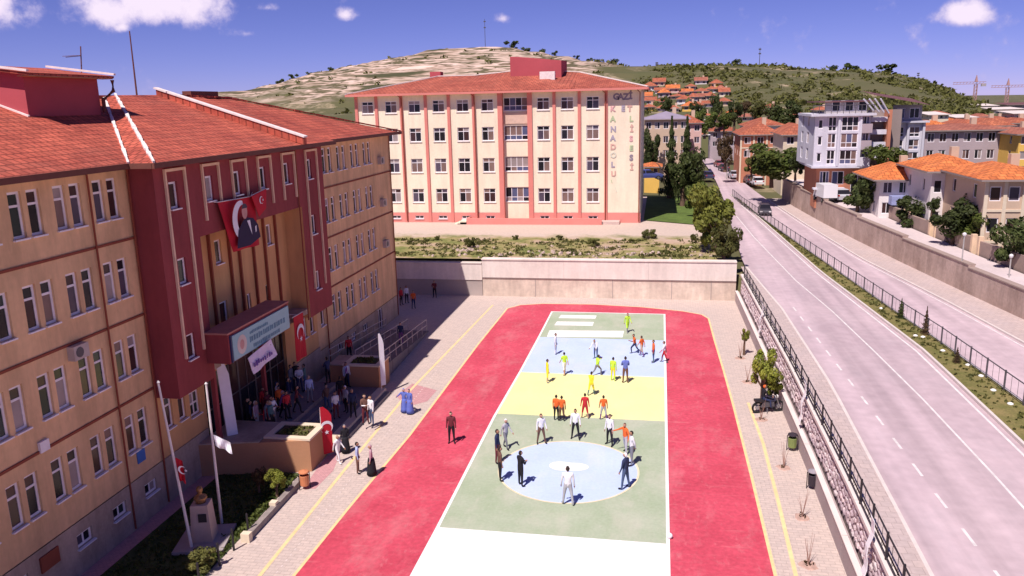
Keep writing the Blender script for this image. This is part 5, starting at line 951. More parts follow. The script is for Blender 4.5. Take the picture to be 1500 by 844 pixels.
# ramp with railings
RP = thing('access_ramp', 'dark paved access ramp with white railings beyond the forecourt', 'ramp', (-19, 52, 0)); o_ = V((-19, 52, 0)); M_rail = mat('pale_rail', (.5, .42, .4), .5)
MB(o_).hexa([(-20.9, 47.1, -.1), (-17.2, 47.1, -.1), (-17.6, 58.5, -.1), (-20.9, 58.5, -.1)], [(-20.9, 47.1, 1.), (-17.2, 47.1, 1.), (-17.6, 58.5, .1), (-20.9, 58.5, .1)]).build('deck', M_plat, RP)
for x0, x1 in ((-21.0, -21.0), (-17.3, -17.7), (-19.2, -19.2)):
    a, c = V((x0, 47.2, 1.0)), V((x1, 58.3, .1)); b = MB(o_)
    for z in (.95, .5): b.tube([a+V((0, 0, z)), c+V((0, 0, z))], .03, 6)
    b.build('handrail', M_rail, RP)
    for i in range(9): p = a.lerp(c, i/8); MB(o_).tube([p-V((0, 0, .2)), p+V((0, 0, .95))], .025, 6).build('rail_post', M_rail, RP)
# garden
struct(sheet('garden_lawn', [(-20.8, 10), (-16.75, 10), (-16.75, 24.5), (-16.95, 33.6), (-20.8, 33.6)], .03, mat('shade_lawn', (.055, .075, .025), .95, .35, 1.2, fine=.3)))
b = MB()
for i in range(2600): x = R.uniform(-20.7, -16.9); y = R.uniform(20, 33.5); clump(b, V((x, y, .03)), R.uniform(.03, .09), 3, R, R.uniform(.04, .08))
for i in range(160): x = R.uniform(-17.5, -16.9); y = R.uniform(26, 33.3); clump(b, V((x, y, .03)), R.uniform(.1, .24), 8, R, .08)
stuff(b.build('garden_grass', LM['broad'], fix=False))
K = thing('garden_kerb', 'low stone kerb wall with white end blocks along the lawn', 'kerb', (-16.5, 30, 0)); o_ = V((-16.5, 30, 0)); M_ks = mat('kerb_rough', (.3, .25, .23), .95, .2, 3.)
MB(o_).prism([(-16.55, 27.6), (-16.3, 27.6), (-16.35, 32.6), (-16.6, 32.6)], -.1, .28).build('kerb_wall', M_ks, K)
MB(o_).box(-16.62, -16.24, 27.3, 27.58, -.1, .38).build('end_block', M_step, K); MB(o_).box(-16.66, -16.36, 29.9, 30.2, .28, .42).build('end_block', M_step, K)
for i, y in enumerate((24.2, 25.6, 26.7, 27.9)): 
    o = MB((-16.6, y, 0)).tube([(-16.6, y, -.05), (-16.6, y, .95), (-16.6, y, 1.0)], [.05, .045, .02], 8).build('bollard', M_iron); o.location = (-16.6, y, 0); tag(o, 'short black post at the lawn edge, %s from the camera' % ('nearest second third farthest'.split()[i]), 'post', 'black posts along the lawn')
tree('shrub', 'small bright green bush inside the lawn kerb', 'shrub', (-16.95, 31.2, 0), 1.3, .5, lm='lime', base=.3); tree('shrub', 'low olive bush at the near end of the lawn', 'shrub', (-17.0, 25.2, 0), .9, .55, lm='olive', base=.1, trunk_=False); tree('shrub', 'dim shrub on the shaded lawn behind the kerb', 'shrub', (-17.9, 31.4, 0), 1.3, .35, lm='rust', base=.25)
# flagpoles
M_fpole = mat('white_pole', (.72, .68, .66), .4); M_flag = mat('flag_red', (.5, .012, .03), .75, .08, 3.); M_fwhite = mat('flag_white', (.82, .8, .84), .75, .05, 3.)
def cloth(b, a, bdir, drop, nu, nv, amp, ph=0., tap=0.):
    """hanging cloth sheet with folds: a = top corner, bdir = top edge vector, drop = down vector"""
    a, bdir, drop = V(a), V(bdir), V(drop); nr = bdir.cross(drop).normalized(); g = {}
    for th in (0, 1):
        for i in range(nu+1):
            for j in range(nv+1): u, v = i/nu, j/nv; g[i, j, th] = a+bdir*(u*(1-tap*v)+tap*v*.5)+drop*v+nr*(amp*math.sin(u*9+v*3+ph)*(.3+v)+amp*.5*math.sin(u*4-v*5+ph)+th*.015)
    for i in range(nu):
        for j in range(nv): b.quad(g[i, j, 0], g[i+1, j, 0], g[i+1, j+1, 0], g[i, j+1, 0]); b.quad(g[i, j+1, 1], g[i+1, j+1, 1], g[i+1, j, 1], g[i, j, 1])
    for i in range(nu): b.quad(g[i, 0, 0], g[i, 0, 1], g[i+1, 0, 1], g[i+1, 0, 0]); b.quad(g[i+1, nv, 0], g[i+1, nv, 1], g[i, nv, 1], g[i, nv, 0])
def crescent(b, c, e1, e2, nrm, s):
    """white crescent and star as thin plates"""
    c, e1, e2, nrm = V(c), V(e1), V(e2), V(nrm)
    out = [(math.cos(t)*.5, math.sin(t)*.5) for t in [math.radians(40+i*280/18) for i in range(19)]]; inn = [(.13+math.cos(t)*.4, math.sin(t)*.4) for t in [math.radians(52+i*256/18) for i in range(19)]]
    P = lambda p: c+e1*p[0]*s+e2*p[1]*s+nrm*.02
    for i in range(18): b.quad(P(out[i]), P(out[i+1]), P(inn[i+1]), P(inn[i]))
    st = [(.42+(.2 if k % 2 == 0 else .08)*math.cos(math.pi+k*math.pi/5), (.2 if k % 2 == 0 else .08)*math.sin(math.pi+k*math.pi/5)) for k in range(10)]; 
    for i in range(10): b.add([P((.42, 0)), P(st[i]), P(st[(i+1) % 10])], [(0, 1, 2)])
def flagpole(label, base, top, m, zf, crest, w, h):
    o_ = V(base); t = thing('flagpole', label, 'flagpole', o_); tp_ = V(top); MB(o_).tube([o_-V((0, 0, .1)), tp_], [.065, .04], 10).build('pole', M_fpole, t); MB(o_).lathe(tp_, [(.02, -.02), (.07, .05), (.02, .12)], 8).build('finial', M_fpole, t)
    p = o_.lerp(tp_, (zf-o_.z)/(tp_.z-o_.z)); b = MB(o_); cloth(b, p+V((.07, 0, 0)), (w*.6, w*.35, -w*.5), (.03, .02, -h), 8, 8, .07); f = b.build('flag', m, t, fix=False)
    if crest: b = MB(o_); crescent(b, p+V((.28, .05, -h*.55)), V((.5, .4, -.3)).normalized(), V((0, 0, 1)), V((.5, -.8, 0)), .34); b.build('crescent', M_fwhite, f, fix=False)
flagpole('leaning white flagpole with red flag lowered midway', gz(282, 806), gy(232, 562, gz(282, 806).y), M_flag, 4.0, True, .35, .95); flagpole('white flagpole with white flag near the forecourt wall', gz(325, 768), gy(302, 564, gz(325, 768).y), M_fwhite, 4.1, False, .9, .5)
# bust monument
bp_ = V((-18.15, 27.2, 0)); BM = thing('bust_monument', 'bronze bust on tapered stone pedestal standing on the shaded lawn', 'monument', bp_, .25); M_ped = mat('pedestal_stone', (.46, .36, .32), .8, .12, 2.)
MB().box(-1.0, 1.0, -1.05, 1.05, -.05, .16).build('base_slab', mat('slab_grey', (.36, .31, .31), .85, .1, 2.), BM)
MB().hexa([(-.42, -.4, .16), (.42, -.4, .16), (.42, .4, .16), (-.42, .4, .16)], [(-.34, -.33, 1.75), (.34, -.33, 1.75), (.34, .33, 1.75), (-.34, .33, 1.75)]).build('pedestal', M_ped, BM); MB().hexa([(-.05, -.395, 1.05), (.28, -.395, 1.05), (.27, -.36, 1.05), (-.04, -.36, 1.05)], [(-.05, -.375, 1.4), (.28, -.375, 1.4), (.27, -.34, 1.4), (-.04, -.34, 1.4)]).build('plaque', M_iron, BM)
b = MB(); b.lathe((0, 0, 1.75), [(.2, 0), (.16, .06), (.27, .18), (.25, .27), (.1, .33), (.075, .4), (.1, .45), (.125, .52), (.125, .6), (.09, .68), (.02, .71)], 14); b.bar((0, -.1, 2.29), (0, -.15, 2.27), .04); b.build('bust', mat('bronze', (.3, .16, .07), .45, metal=.5), BM, smooth=True)
# litter bins
def bin_(label, loc, cb, cl, rz=0):
    t = thing('litter_bin', label, 'bin', loc, rz, 'litter bins around the yard'); t.scale = (.85,)*3
    for s in (-1, 1): MB().tube([(s*.3, 0, 0), (s*.3, 0, .95)], .025, 8).build('stand_post', M_iron, t)
    MB().lathe((0, 0, .2), [(.2, 0), (.24, .05), (.26, .6), (.24, .62), (.22, .3), (.02, .28)], 14).build('bucket', cb, t); MB().tube([(-.3, 0, .93), (.3, 0, .93)], .02, 8).build('crossbar', M_iron, t); MB().lathe((0, 0, .98), [(.29, 0), (.27, .06), (.05, .14)], 14).build('lid', cl, t)
M_or = mat('bin_orange', (.6, .22, .1), .7); M_gb = mat('bin_green', (.2, .25, .08), .7); M_bk = mat('bin_black', (.04, .03, .04), .6); M_gr = mat('bin_grey', (.3, .27, .3), .6)
bin_('orange litter bin on stand at the end of the lawn kerb', gz(447, 716), M_or, M_or, .8); bin_('green litter bin with dark lid by the stone wall', gz(1160, 660), M_gb, M_bk); bin_('black and grey litter bin by the stone wall, nearest', gz(1190, 716), M_bk, M_gr)
# planting pits with bare saplings
M_twig = mat('dry_twig', (.34, .2, .16), .95); M_pit = mat('pit_soil', (.5, .33, .27), .95, .3, 4.)
for u, v, lab in [(1148, 685, 'bare twig sapling in a soil pit right of the green bin'), (1175, 758, 'bare twig sapling in a soil pit below the black bin'), (1184, 828, 'bare twig sapling in a soil pit nearest the camera'), (1084, 525, 'dry sapling pit at the far end of the wall'), (1095, 560, 'dry sapling pit beside the young green tree'), (1115, 615, 'dry sapling pit in front of the motorcycle')]:
    p = gz(u, v); t = thing('sapling_pit', lab, 'sapling', p); n = 11; ring = [(.42*R.uniform(.7, 1.1)*math.cos(2*math.pi*i/n), .4*R.uniform(.7, 1.1)*math.sin(2*math.pi*i/n)) for i in range(n)]; MB().hexa([(x, y, -.05) for x, y in ring], [(x*.8, y*.8, .035) for x, y in ring]).build('soil_patch', M_pit, t); b = MB()
    for k in range(5): a = R.uniform(0, 6.28); b.tube([(0, 0, .02), (.08*math.cos(a), .08*math.sin(a), .5), (.22*math.cos(a), .22*math.sin(a), R.uniform(.8, 1.3))], [.02, .012, .004], 5)
    b.build('twigs', M_twig, t); clump(b2 := MB(), V((0, 0, .05)), .2, 14, R, .06); b2.build('dry_leaves', LM['rust'], t, fix=False)
# ball
p = gz(981, 789); o = MB().lathe((0, 0, .12), [(.02, -.12), (.07, -.098), (.11, -.048), (.12, 0), (.11, .048), (.07, .098), (.02, .12)], 16).build('ball', M_fwhite, smooth=True); o.location = (p.x, p.y, .004); tag(o, 'white ball lying on the red track beside the court line', 'ball')
# banners and flags on the school
def feather(label, base, h, w, m, crest, lean=(0, 0), name='feather_flag'):
    o_ = V(base); t = thing(name, label, 'flag', o_); top = o_+V((lean[0], lean[1], h)); MB(o_).tube([o_-V((0, 0, .02)), o_.lerp(top, .8), top], [.025, .018, .01], 6).build('pole', M_fpole, t); b = MB(o_); n = 10
    pts = [(o_.lerp(top, .08+.92*k/n), w*(1-.0*(k/n))*(1 if k < n-1 else (.75 if k < n else .3))) for k in range(n+1)]
    d = V((.75, .65, 0)).normalized(); nr = V((.65, -.75, 0))
    for (p0, w0), (p1, w1) in zip(pts, pts[1:]): b.hexa([p0, p0+d*w0, p0+d*w0+nr*.015, p0+nr*.015], [p1, p1+d*w1, p1+d*w1+nr*.015, p1+nr*.015])
    f = b.build('cloth', m, t)
    if crest: b = MB(o_); crescent(b, o_.lerp(top, .6)+d*w*.5+nr*.01, V((0, 0, -1)), d, nr, w*1.2); b.build('crescent', M_fwhite, f, fix=False)
p = gz(473, 672); feather('red feather flag with crescent standing beside the planter wall', (p.x, p.y, 0), 2.75, .55, M_flag, True, (.05, 0)); p = gz(563, 576, PL); feather('tall narrow white feather banner at the forecourt corner', (-16.6, 44.6, PL), 3.6, .3, M_fwhite, False)
p = gx(331, 598, -20.6); feather('wide white feather banner left of the entrance canopy', (p.x, p.y, PL), gx(309, 522, -20.9).z-PL, .5, M_fwhite, False, (-.2, -.15))
o_ = V((-20.3, 41.7, 5.7)); t = thing('hanging_flag', 'vertical red flag with crescent hanging right of the entrance sign', 'flag', o_); b = MB(o_); cloth(b, (-20.25, 41.05, 5.75), (0, 1.25, 0), (0, 0, -2.6), 6, 8, .03); f = b.build('cloth', M_flag, t, fix=False); b = MB(o_); crescent(b, (-20.2, 41.68, 4.75), V((0, 0, -1)), V((0, 1, 0)), V((1, 0, 0)), .95); b.build('crescent', M_fwhite, f, fix=False); MB(o_).bar((-20.3, 41.0, 5.76), (-20.3, 42.35, 5.76), .05).build('top_bar', M_fpole, t); MB(o_).bar((XF, 41.7, 5.76), (-20.3, 41.7, 5.76), .05).build('bracket', M_fpole, t)
o_ = V((-19.1, 35, 5.95)); t = thing('paper_banner', 'crooked white printed banner hanging below the school sign', 'banner', o_); b = MB(o_); cloth(b, (-19.12, 33.7, 5.75), (0, 2.4, .25), (0, .45, -.95), 8, 4, .04); f = b.build('cloth', mat('banner_white', (.66, .6, .78), .7), t, fix=False); b = MB(o_)
for i in range(9): y = 34.05+i*.22; b.box(-19.06, -19.04, y+.05, y+.05+R.uniform(.06, .16), 5.15+R.uniform(0, .1), 5.35+R.uniform(0, .12))
b.build('blurred_print', mat('print_violet', (.12, .06, .3), .7), f); 
for y in (33.75, 36.05): MB(o_).bar((-19.12, y, 5.7), (-19.3, y, 5.98), .02).build('cord', M_iron, t)
# red portrait flag (generic suited figure) and small red flag
o_ = V((-20.2, 36.4, 13)); t = thing('portrait_flag', 'large red flag with white crescent and suited figure hanging on oxblood wall', 'flag', o_); b = MB(o_); cloth(b, (-20.3, 34.5, 13.1), (0, 3.4, -.1), (.1, .35, -2.5), 14, 10, .06, .5, .25); f = b.build('cloth', M_flag, t, fix=False)
def plate(nm, pts, x, m): MB(o_).poly([(x, y, z) for y, z in pts]).build(nm, m, f, fix=False)
n = 16; arc = [(36.0+.85*math.cos(math.radians(75+i*210/n)), 12.05+.95*math.sin(math.radians(75+i*210/n))) for i in range(n+1)]+[(36.2+.6*math.cos(math.radians(275-i*195/n)), 12.05+.72*math.sin(math.radians(275-i*195/n))) for i in range(n+1)]
plate('crescent', arc, -20.02, M_fwhite); plate('suit', [(35.3, 10.75), (35.6, 11.6), (36.1, 12.0), (36.55, 12.1), (37.1, 12.0), (37.55, 11.6), (37.7, 10.95), (36.6, 10.7)], -20.0, mat('suit_dark', (.03, .02, .06), .8)); plate('shirt', [(36.45, 11.95), (36.75, 11.95), (36.85, 11.2)], -19.985, M_fwhite); plate('face', [(36.3+.27*math.cos(i*.52), 12.42+.36*math.sin(i*.52)) for i in range(12)], -19.99, mat('print_skin', (.6, .32, .28), .8)); plate('hair', [(36.32+.27*math.cos(i*.314), 12.58+.24*math.sin(i*.314)) for i in range(11)], -19.98, mat('print_hair', (.08, .06, .08), .8)); plate('pocket_square', [(37.2, 11.55), (37.35, 11.6), (37.3, 11.3), (37.2, 11.25)], -19.985, M_fwhite)
MB(o_).tube([(XB, 34.5, 13.1), (-20.3, 34.5, 13.1), (-20.3, 38.1, 13.0), (XB, 38.1, 13.0)], .025, 6).build('top_rod', M_fpole, t)
o_ = V((-20.2, 38.2, 13)); t = thing('hanging_flag', 'small plain red flag with star beside the portrait flag', 'flag', o_); b = MB(o_); b.poly([(-20.1, 37.3, 13.05), (-20.15, 39.0, 13.25), (-20.05, 38.6, 12.3), (-20.1, 37.9, 11.95)]); f = b.build('cloth', M_flag, t, fix=False); sd = f.modifiers.new('t', 'SOLIDIFY'); sd.thickness = .03; b = MB(o_); crescent(b, (-20.06, 38.2, 12.75), V((0, 1, 0)), V((0, 0, 1)), V((1, 0, 0)), .4); b.build('crescent', M_fwhite, f, fix=False); MB(o_).tube([(XB, 38.2, 13.15), (-20.12, 37.3, 13.08), (-20.15, 39.0, 13.27)], .02, 6).build('top_rod', M_fpole, t)
# motorcycle
p = gz(1131, 604); MC = thing('motorcycle', 'dark motorcycle parked under the young tree by the stone wall', 'motorcycle', (p.x-.25, p.y, 0), .35); M_moto = mat('moto_dark', (.04, .04, .07), .35)
for x in (-.62, .65): 
    b = MB(); n = 18
    for i in range(n): a0, a1 = 2*math.pi*i/n, 2*math.pi*(i+1)/n; b.bar((x+.29*math.cos(a0), 0, .32+.29*math.sin(a0)), (x+.29*math.cos(a1), 0, .32+.29*math.sin(a1)), .09)
    o = b.build('wheel', M_tyre, MC); MB().tube([(x, -.04, .32), (x, .04, .32)], .12, 10).build('rim', M_rim, o)
MB().hexa([(-.45, -.13, .35), (.35, -.13, .35), (.35, .13, .35), (-.45, .13, .35)], [(-.3, -.12, .68), (.3, -.12, .68), (.3, .12, .68), (-.3, .12, .68)]).build('engine', M_irong, MC); MB().hexa([(-.05, -.15, .66), (.42, -.15, .7), (.42, .15, .7), (-.05, .15, .66)], [(0, -.1, .92), (.36, -.1, .95), (.36, .1, .95), (0, .1, .92)]).build('tank', M_moto, MC); MB().hexa([(-.8, -.14, .7), (-.05, -.14, .68), (-.05, .14, .68), (-.8, .14, .7)], [(-.82, -.12, .84), (-.05, -.12, .8), (-.05, .12, .8), (-.82, .12, .84)]).build('seat', M_iron, MC)
MB().tube([(.65, .08, .32), (.45, .08, .95)], .03, 6).tube([(.65, -.08, .32), (.45, -.08, .95)], .03, 6).build('fork', M_rim, MC); MB().tube([(.32, .36, 1.05), (.44, .1, 1.0), (.44, -.1, 1.0), (.32, -.36, 1.05)], .025, 6).build('handlebar', M_iron, MC); MB().lathe((.52, 0, .8), [(.03, 0), (.1, .05), (.1, .14), (.04, .2)], 10).build('headlight', M_lamp, MC); MB().tube([(0, .14, .35), (-.8, .18, .42)], [.04, .05], 8).build('exhaust', M_rim, MC); MB().bar((-.1, -.14, .3), (-.2, -.32, .01), .03).build('kick_stand', M_irong, MC)
# ================================================================== PEOPLE
def person_mesh(pose, seed=0):
    J = {}; T = pose
    J['pel'] = V((0, 0, .95)); lean = T.get('lean', 0.); tz = V((0, math.sin(lean), math.cos(lean)))
    J['sp'] = J['pel']+tz*.2; J['ch'] = J['pel']+tz*.4; J['nk'] = J['pel']+tz*.54
    hipd = T.get('drop', 0.)
    for k in J: J[k] = J[k]-V((0, 0, hipd))
    rad = {'pel': (.155, .115), 'sp': (.135, .1), 'ch': (.165, .115), 'nk': (.055, .055)}; bones = [('pel', 'sp', 'top'), ('sp', 'ch', 'top'), ('ch', 'nk', 'top')]
    for s, n in ((-1, 'l'), (1, 'r')):
        sh = J['ch']+V((s*.185, 0, 0))+tz*.06; a1, a2, ao = T['arm'+n]   # upper arm swing, elbow bend, outwards
        d1 = V((s*math.sin(ao), math.sin(a1)*math.cos(ao), -math.cos(a1)*math.cos(ao))); el = sh+d1*.29; inw = T.get('in'+n, 0.)
        d2 = V((-s*math.sin(inw)+s*math.sin(ao)*.6*(1 if not inw else 0), math.sin(a1+a2)*math.cos(inw), -math.cos(a1+a2)*math.cos(inw))).normalized(); wr = el+d2*.25; hd = wr+d2*.09
        J['sh'+n], J['el'+n], J['wr'+n], J['hd'+n] = sh, el, wr, hd; rad.update({'sh'+n: (.07, .075), 'el'+n: (.044, .044), 'wr'+n: (.03, .034), 'hd'+n: (.02, .04)})
        bones += [('ch', 'sh'+n, 'top'), ('sh'+n, 'el'+n, 'top'), ('el'+n, 'wr'+n, 'fore'), ('wr'+n, 'hd'+n, 'skin')]
        hp = J['pel']+V((s*.095, 0, -.06)); l1, l2, lo = T['leg'+n]; d1 = V((s*math.sin(lo), math.sin(l1), -math.cos(l1))).normalized(); kn = hp+d1*.42; d2 = V((s*math.sin(lo)*.7, math.sin(l1-l2), -math.cos(l1-l2))).normalized(); an = kn+d2*.40; to = an+V((s*.04, math.cos(l1-l2)*.17, -.035+math.sin(l1-l2)*.1))
        J['hp'+n], J['kn'+n], J['an'+n], J['to'+n] = hp, kn, an, to; rad.update({'hp'+n: (.095, .1), 'kn'+n: (.06, .062), 'an'+n: (.042, .045), 'to'+n: (.042, .03)})
        bones += [('pel', 'hp'+n, 'bottom'), ('hp'+n, 'kn'+n, 'bottom'), ('kn'+n, 'an'+n, 'shin'), ('an'+n, 'to'+n, 'shoe')]
    keys = list(J); me = bpy.data.meshes.new('sk'); me.from_pydata([tuple(J[k]) for k in keys], [(keys.index(a), keys.index(b)) for a, b, _ in bones], [])
    ob = bpy.data.objects.new('sk', me); COL.objects.link(ob); ob.modifiers.new('s', 'SKIN'); ob.modifiers[0].use_smooth_shade = True; sv = me.skin_vertices[0].data
    for i, k in enumerate(keys): sv[i].radius = rad[k]; sv[i].use_root = (k == 'pel')
    sub = ob.modifiers.new('d', 'SUBSURF'); sub.levels = 1; sub.render_levels = 1
    dg = bpy.context.evaluated_depsgraph_get(); out = bpy.data.meshes.new_from_object(ob.evaluated_get(dg)); bpy.data.objects.remove(ob); bpy.data.meshes.remove(me)
    out.materials.clear()
    SL = ['skin', 'top', 'fore', 'bottom', 'shin', 'shoe', 'hair', 'eye']
    for _ in SL: out.materials.append(None)
    bm = bmesh.new(); bm.from_mesh(out)
    def segd(p, a, b): ab = b-a; t = max(0, min(1, (p-a).dot(ab)/ab.length_squared)); return (p-a-ab*t).length
    for f in bm.faces:
        c = f.calc_center_median(); best = min(bones, key=lambda q: segd(c, J[q[0]], J[q[1]])-rad[q[0]][0]*.35)[2]; f.material_index = SL.index(best); f.smooth = True
        if best == 'top' and (c-J['pel']).dot(tz) < -.02: f.material_index = SL.index('bottom')
    # head
    hc = J['nk']+tz*.14+V((0, .015, 0)); look = T.get('look', 0.); Rm = Matrix.Rotation(look, 3, 'Z'); nu, nv = 14, 10; grid = []
    for j in range(nv+1):
        th = math.pi*j/nv; row = []
        for i in range(nu):
            ph = 2*math.pi*i/nu; x, y, z = math.sin(th)*math.cos(ph)*.078, math.sin(th)*math.sin(ph)*.098, math.cos(th)*.122
            if z < -.04 and y > 0: x *= .85; y *= 1.02
            if z < -.04 and y < 0: y *= .8
            if y > .08 and abs(x) < .03 and -.05 < z < .03: y += .022   # nose
            row.append(bm.verts.new(hc+Rm @ V((x, y, z))))
        grid.append(row)
    for j in range(nv):
        for i in range(nu):
            try: f = bm.faces.new((grid[j][i], grid[j+1][i], grid[j+1][(i+1) % nu], grid[j][(i+1) % nu]))
            except ValueError: continue
            c = Rm.inverted() @ (f.calc_center_median()-hc); f.smooth = True; f.material_index = 6 if (c.z > .055 or (c.y < .01 and c.z > -.06)) else 0
    def blk(c, sx, sy, sz, mi):
        vs = [bm.verts.new(hc+Rm @ (c+V((x*sx, y*sy, z*sz)))) for x in (-1, 1) for y in (-1, 1) for z in (-1, 1)]
        for q in ((0, 1, 3, 2), (4, 6, 7, 5), (0, 4, 5, 1), (2, 3, 7, 6), (0, 2, 6, 4), (1, 5, 7, 3)): bm.faces.new([vs[i] for i in q]).material_index = mi
    for s in (-1, 1): blk(V((s*.03, .09, .005)), .011, .006, .006, 7); blk(V((s*.08, 0, -.005)), .008, .016, .026, 0)
    blk(V((0, .092, -.062)), .022, .006, .004, 5)
    # fingers
    for s, n in ((-1, 'l'), (1, 'r')):
        d = (J['hd'+n]-J['wr'+n]).normalized(); sd = V((0, 1, 0)) if abs(d.y) < .8 else V((0, 0, 1)); sd = (sd-d*sd.dot(d)).normalized(); pn = d.cross(sd)*(-s)
        for k in range(5):
            if k < 4: root = J['hd'+n]+sd*(.03-.019*k)-d*.015; ln = (.072, .082, .076, .06)[k]; dd = d
            else: root = J['wr'+n]+d*.03+sd*.03; ln = .06; dd = (d*.7+sd*.7).normalized()
            mid = root+dd*ln*.55; tip = mid+(dd*.8+pn*.55).normalized()*ln*.45; prev = None
            for q, r in ((root, .0095), (mid, .0088), (tip, .006)):
                u2 = pn.normalized(); w2 = dd.cross(u2).normalized(); cur = [bm.verts.new(q+u2*r*a+w2*r*b) for a, b in ((1, 1), (-1, 1), (-1, -1), (1, -1))]
                if prev:
                    for i in range(4): bm.faces.new((prev[i], prev[(i+1) % 4], cur[(i+1) % 4], cur[i])).material_index = 0
                prev = cur
            bm.faces.new(prev).material_index = 0
    zmin = min(v.co.z for v in bm.verts)
    for v in bm.verts: v.co.z -= zmin
    bmesh.ops.recalc_face_normals(bm, faces=bm.faces); zmax = max(v.co.z for v in bm.verts); bm.to_mesh(out); bm.free()
    return out, zmax
POSE = {
 'stand': dict(arml=(.05, .15, .1), armr=(-.02, .2, .12), legl=(.03, .03, .05), legr=(-.03, .05, .06)),
 'wide': dict(arml=(.1, .25, .2), armr=(.0, .2, .18), legl=(.1, .05, .16), legr=(-.08, .06, .16), look=.2),
 'fold': dict(arml=(.35, 1.35, .16), armr=(.3, 1.4, .16), inl=.75, inr=.75, legl=(.02, .02, .07), legr=(-.02, .04, .06)),
 'behind': dict(arml=(-.35, .1, .12), armr=(-.35, .1, .12), inl=.45, inr=.45, legl=(.05, .03, .08), legr=(-.04, .06, .07), look=-.15),
 'walk': dict(arml=(.4, .3, .1), armr=(-.4, .25, .1), legl=(-.28, .1, .02), legr=(.38, .3, .02), lean=.04),
 'run': dict(arml=(.7, 1.2, .15), armr=(-.8, 1.2, .2), legl=(-.45, .5, .02), legr=(.75, .9, .02), lean=.16),
 'reach': dict(arml=(.2, .3, .7), armr=(1.3, .2, .3), legl=(.2, .1, .2), legr=(-.2, .15, .18), lean=.06, look=.4),
 'bend': dict(arml=(.6, .4, .15), armr=(.5, .6, .2), legl=(.25, .3, .1), legr=(-.1, .2, .12), lean=.45),
 'sit': dict(arml=(.5, .7, .12), armr=(.55, .6, .12), legl=(1.35, 1.35, .12), legr=(1.3, 1.25, .14), lean=.1)}
PM = {k: person_mesh(v) for k, v in POSE.items()}
def pmat(c, r=.85): return mat('cloth_%.2f_%.2f_%.2f' % tuple(c), c, r, .12, 9.)
SK = [(.48, .27, .18), (.42, .22, .14), (.5, .3, .22)]
C_ = dict(white=(.78, .76, .78), black=(.015, .014, .02), grey=(.2, .2, .23), lgrey=(.45, .44, .48), navy=(.03, .04, .1), blue=(.12, .16, .5), sky=(.42, .48, .72), orange=(.75, .14, .03), red=(.55, .03, .04), lime=(.5, .75, .06), yellow=(.75, .68, .04), brown=(.16, .08, .06), maroon=(.14, .025, .035), teal=(.08, .16, .17), purple=(.2, .08, .25), tan=(.5, .34, .24), hair=(.03, .02, .018), pink=(.5, .3, .34), jean=(.07, .1, .2), skin=SK[0])
mskirt = MB(); mskirt.lathe((0, 0, 0), [(.15, .98), (.19, .85), (.22, .6), (.25, .3), (.28, .08), (.24, .08)], 14); MSK = mskirt.mesh('skirt', []); MSK.materials.append(None)
MSK.polygons.foreach_set('use_smooth', [True]*len(MSK.polygons))
NP = 0
def person(label, pos, face, pose='stand', h=1.72, top='white', fore=None, bottom='black', shin=None, shoe='black', hair='hair', skirt=None, group=None):
    global NP; NP += 1; me, z = PM[pose]; ref = PM['stand'][1]; s = h/ref
    if face == 'C': face = math.atan2(CC[1]-pos.y, CC[0]-pos.x)
    o = put('person', me, None, pos, face-math.pi/2, s); tag(o, label, 'person', group)
    cs = [SK[NP % 3], C_[top], C_[fore or top] if fore != 'skin' else SK[NP % 3], C_[bottom], C_[shin or bottom] if shin != 'skin' else SK[NP % 3], C_[shoe], C_[hair], (.01, .01, .01)]
    for i, c in enumerate(cs): o.material_slots[i].link = 'OBJECT'; o.material_slots[i].material = pmat(c)
    if skirt: k = put('skirt', MSK, o); k.material_slots[0].link = 'OBJECT'; k.material_slots[0].material = pmat(C_[skirt])
    return o
P0 = lambda u, v, z=.012: gz(u, v, z)
def ang(d): return math.radians(d)
GC = 'adults standing around the centre circle'
person('person in white shirt and grey trousers seen from behind at the front of the circle', P0(832, 740), 'C', 'wide', 1.86, 'white', None, 'lgrey', None, 'black', group=GC)
person('person all in black standing inside the blue circle on the left', P0(763, 712), 'C', 'fold', 1.76, 'black', group=GC)
person('person in brown jacket and dark trousers at the left rim of the circle', P0(733, 704), 'C', 'stand', 1.72, 'brown', None, 'black', group=GC)
person('person in dark suit behind the brown-jacketed one at the circle', P0(729, 678), 'C', 'stand', 1.78, 'navy', None, 'maroon', group=GC)
person('person in grey patterned tunic and white headscarf at the far left of circle', P0(741, 657), 'C', 'walk', 1.66, 'lgrey', None, 'grey', hair='white', group=GC)
person('person in white top and brown trousers, left of the three behind the circle', P0(793, 650), 'C', 'wide', 1.68, 'white', None, 'brown', group=GC)
person('person in white top and black trousers, middle of the three behind the circle', P0(843, 643), 'C', 'wide', 1.7, 'white', None, 'black', group=GC)
person('person in white shirt and black trousers, right of the three behind the circle', P0(893, 652), 'C', 'wide', 1.7, 'white', None, 'black', group=GC)
person('person in bright orange top behind the white-shirted pair on the right', P0(916, 664), 'C', 'reach', 1.66, 'orange', None, 'lgrey', hair='brown', group=GC)
person('person in white shirt and dark trousers at the right rim of the circle', P0(925, 681), 'C', 'behind', 1.78, 'white', None, 'grey', group=GC)
person('person in navy jacket and jeans with white cap at the right of the circle', P0(916, 716), 'C', 'wide', 1.78, 'navy', None, 'jean', hair='white', group=GC)
GP = 'players in coloured vests on the court'
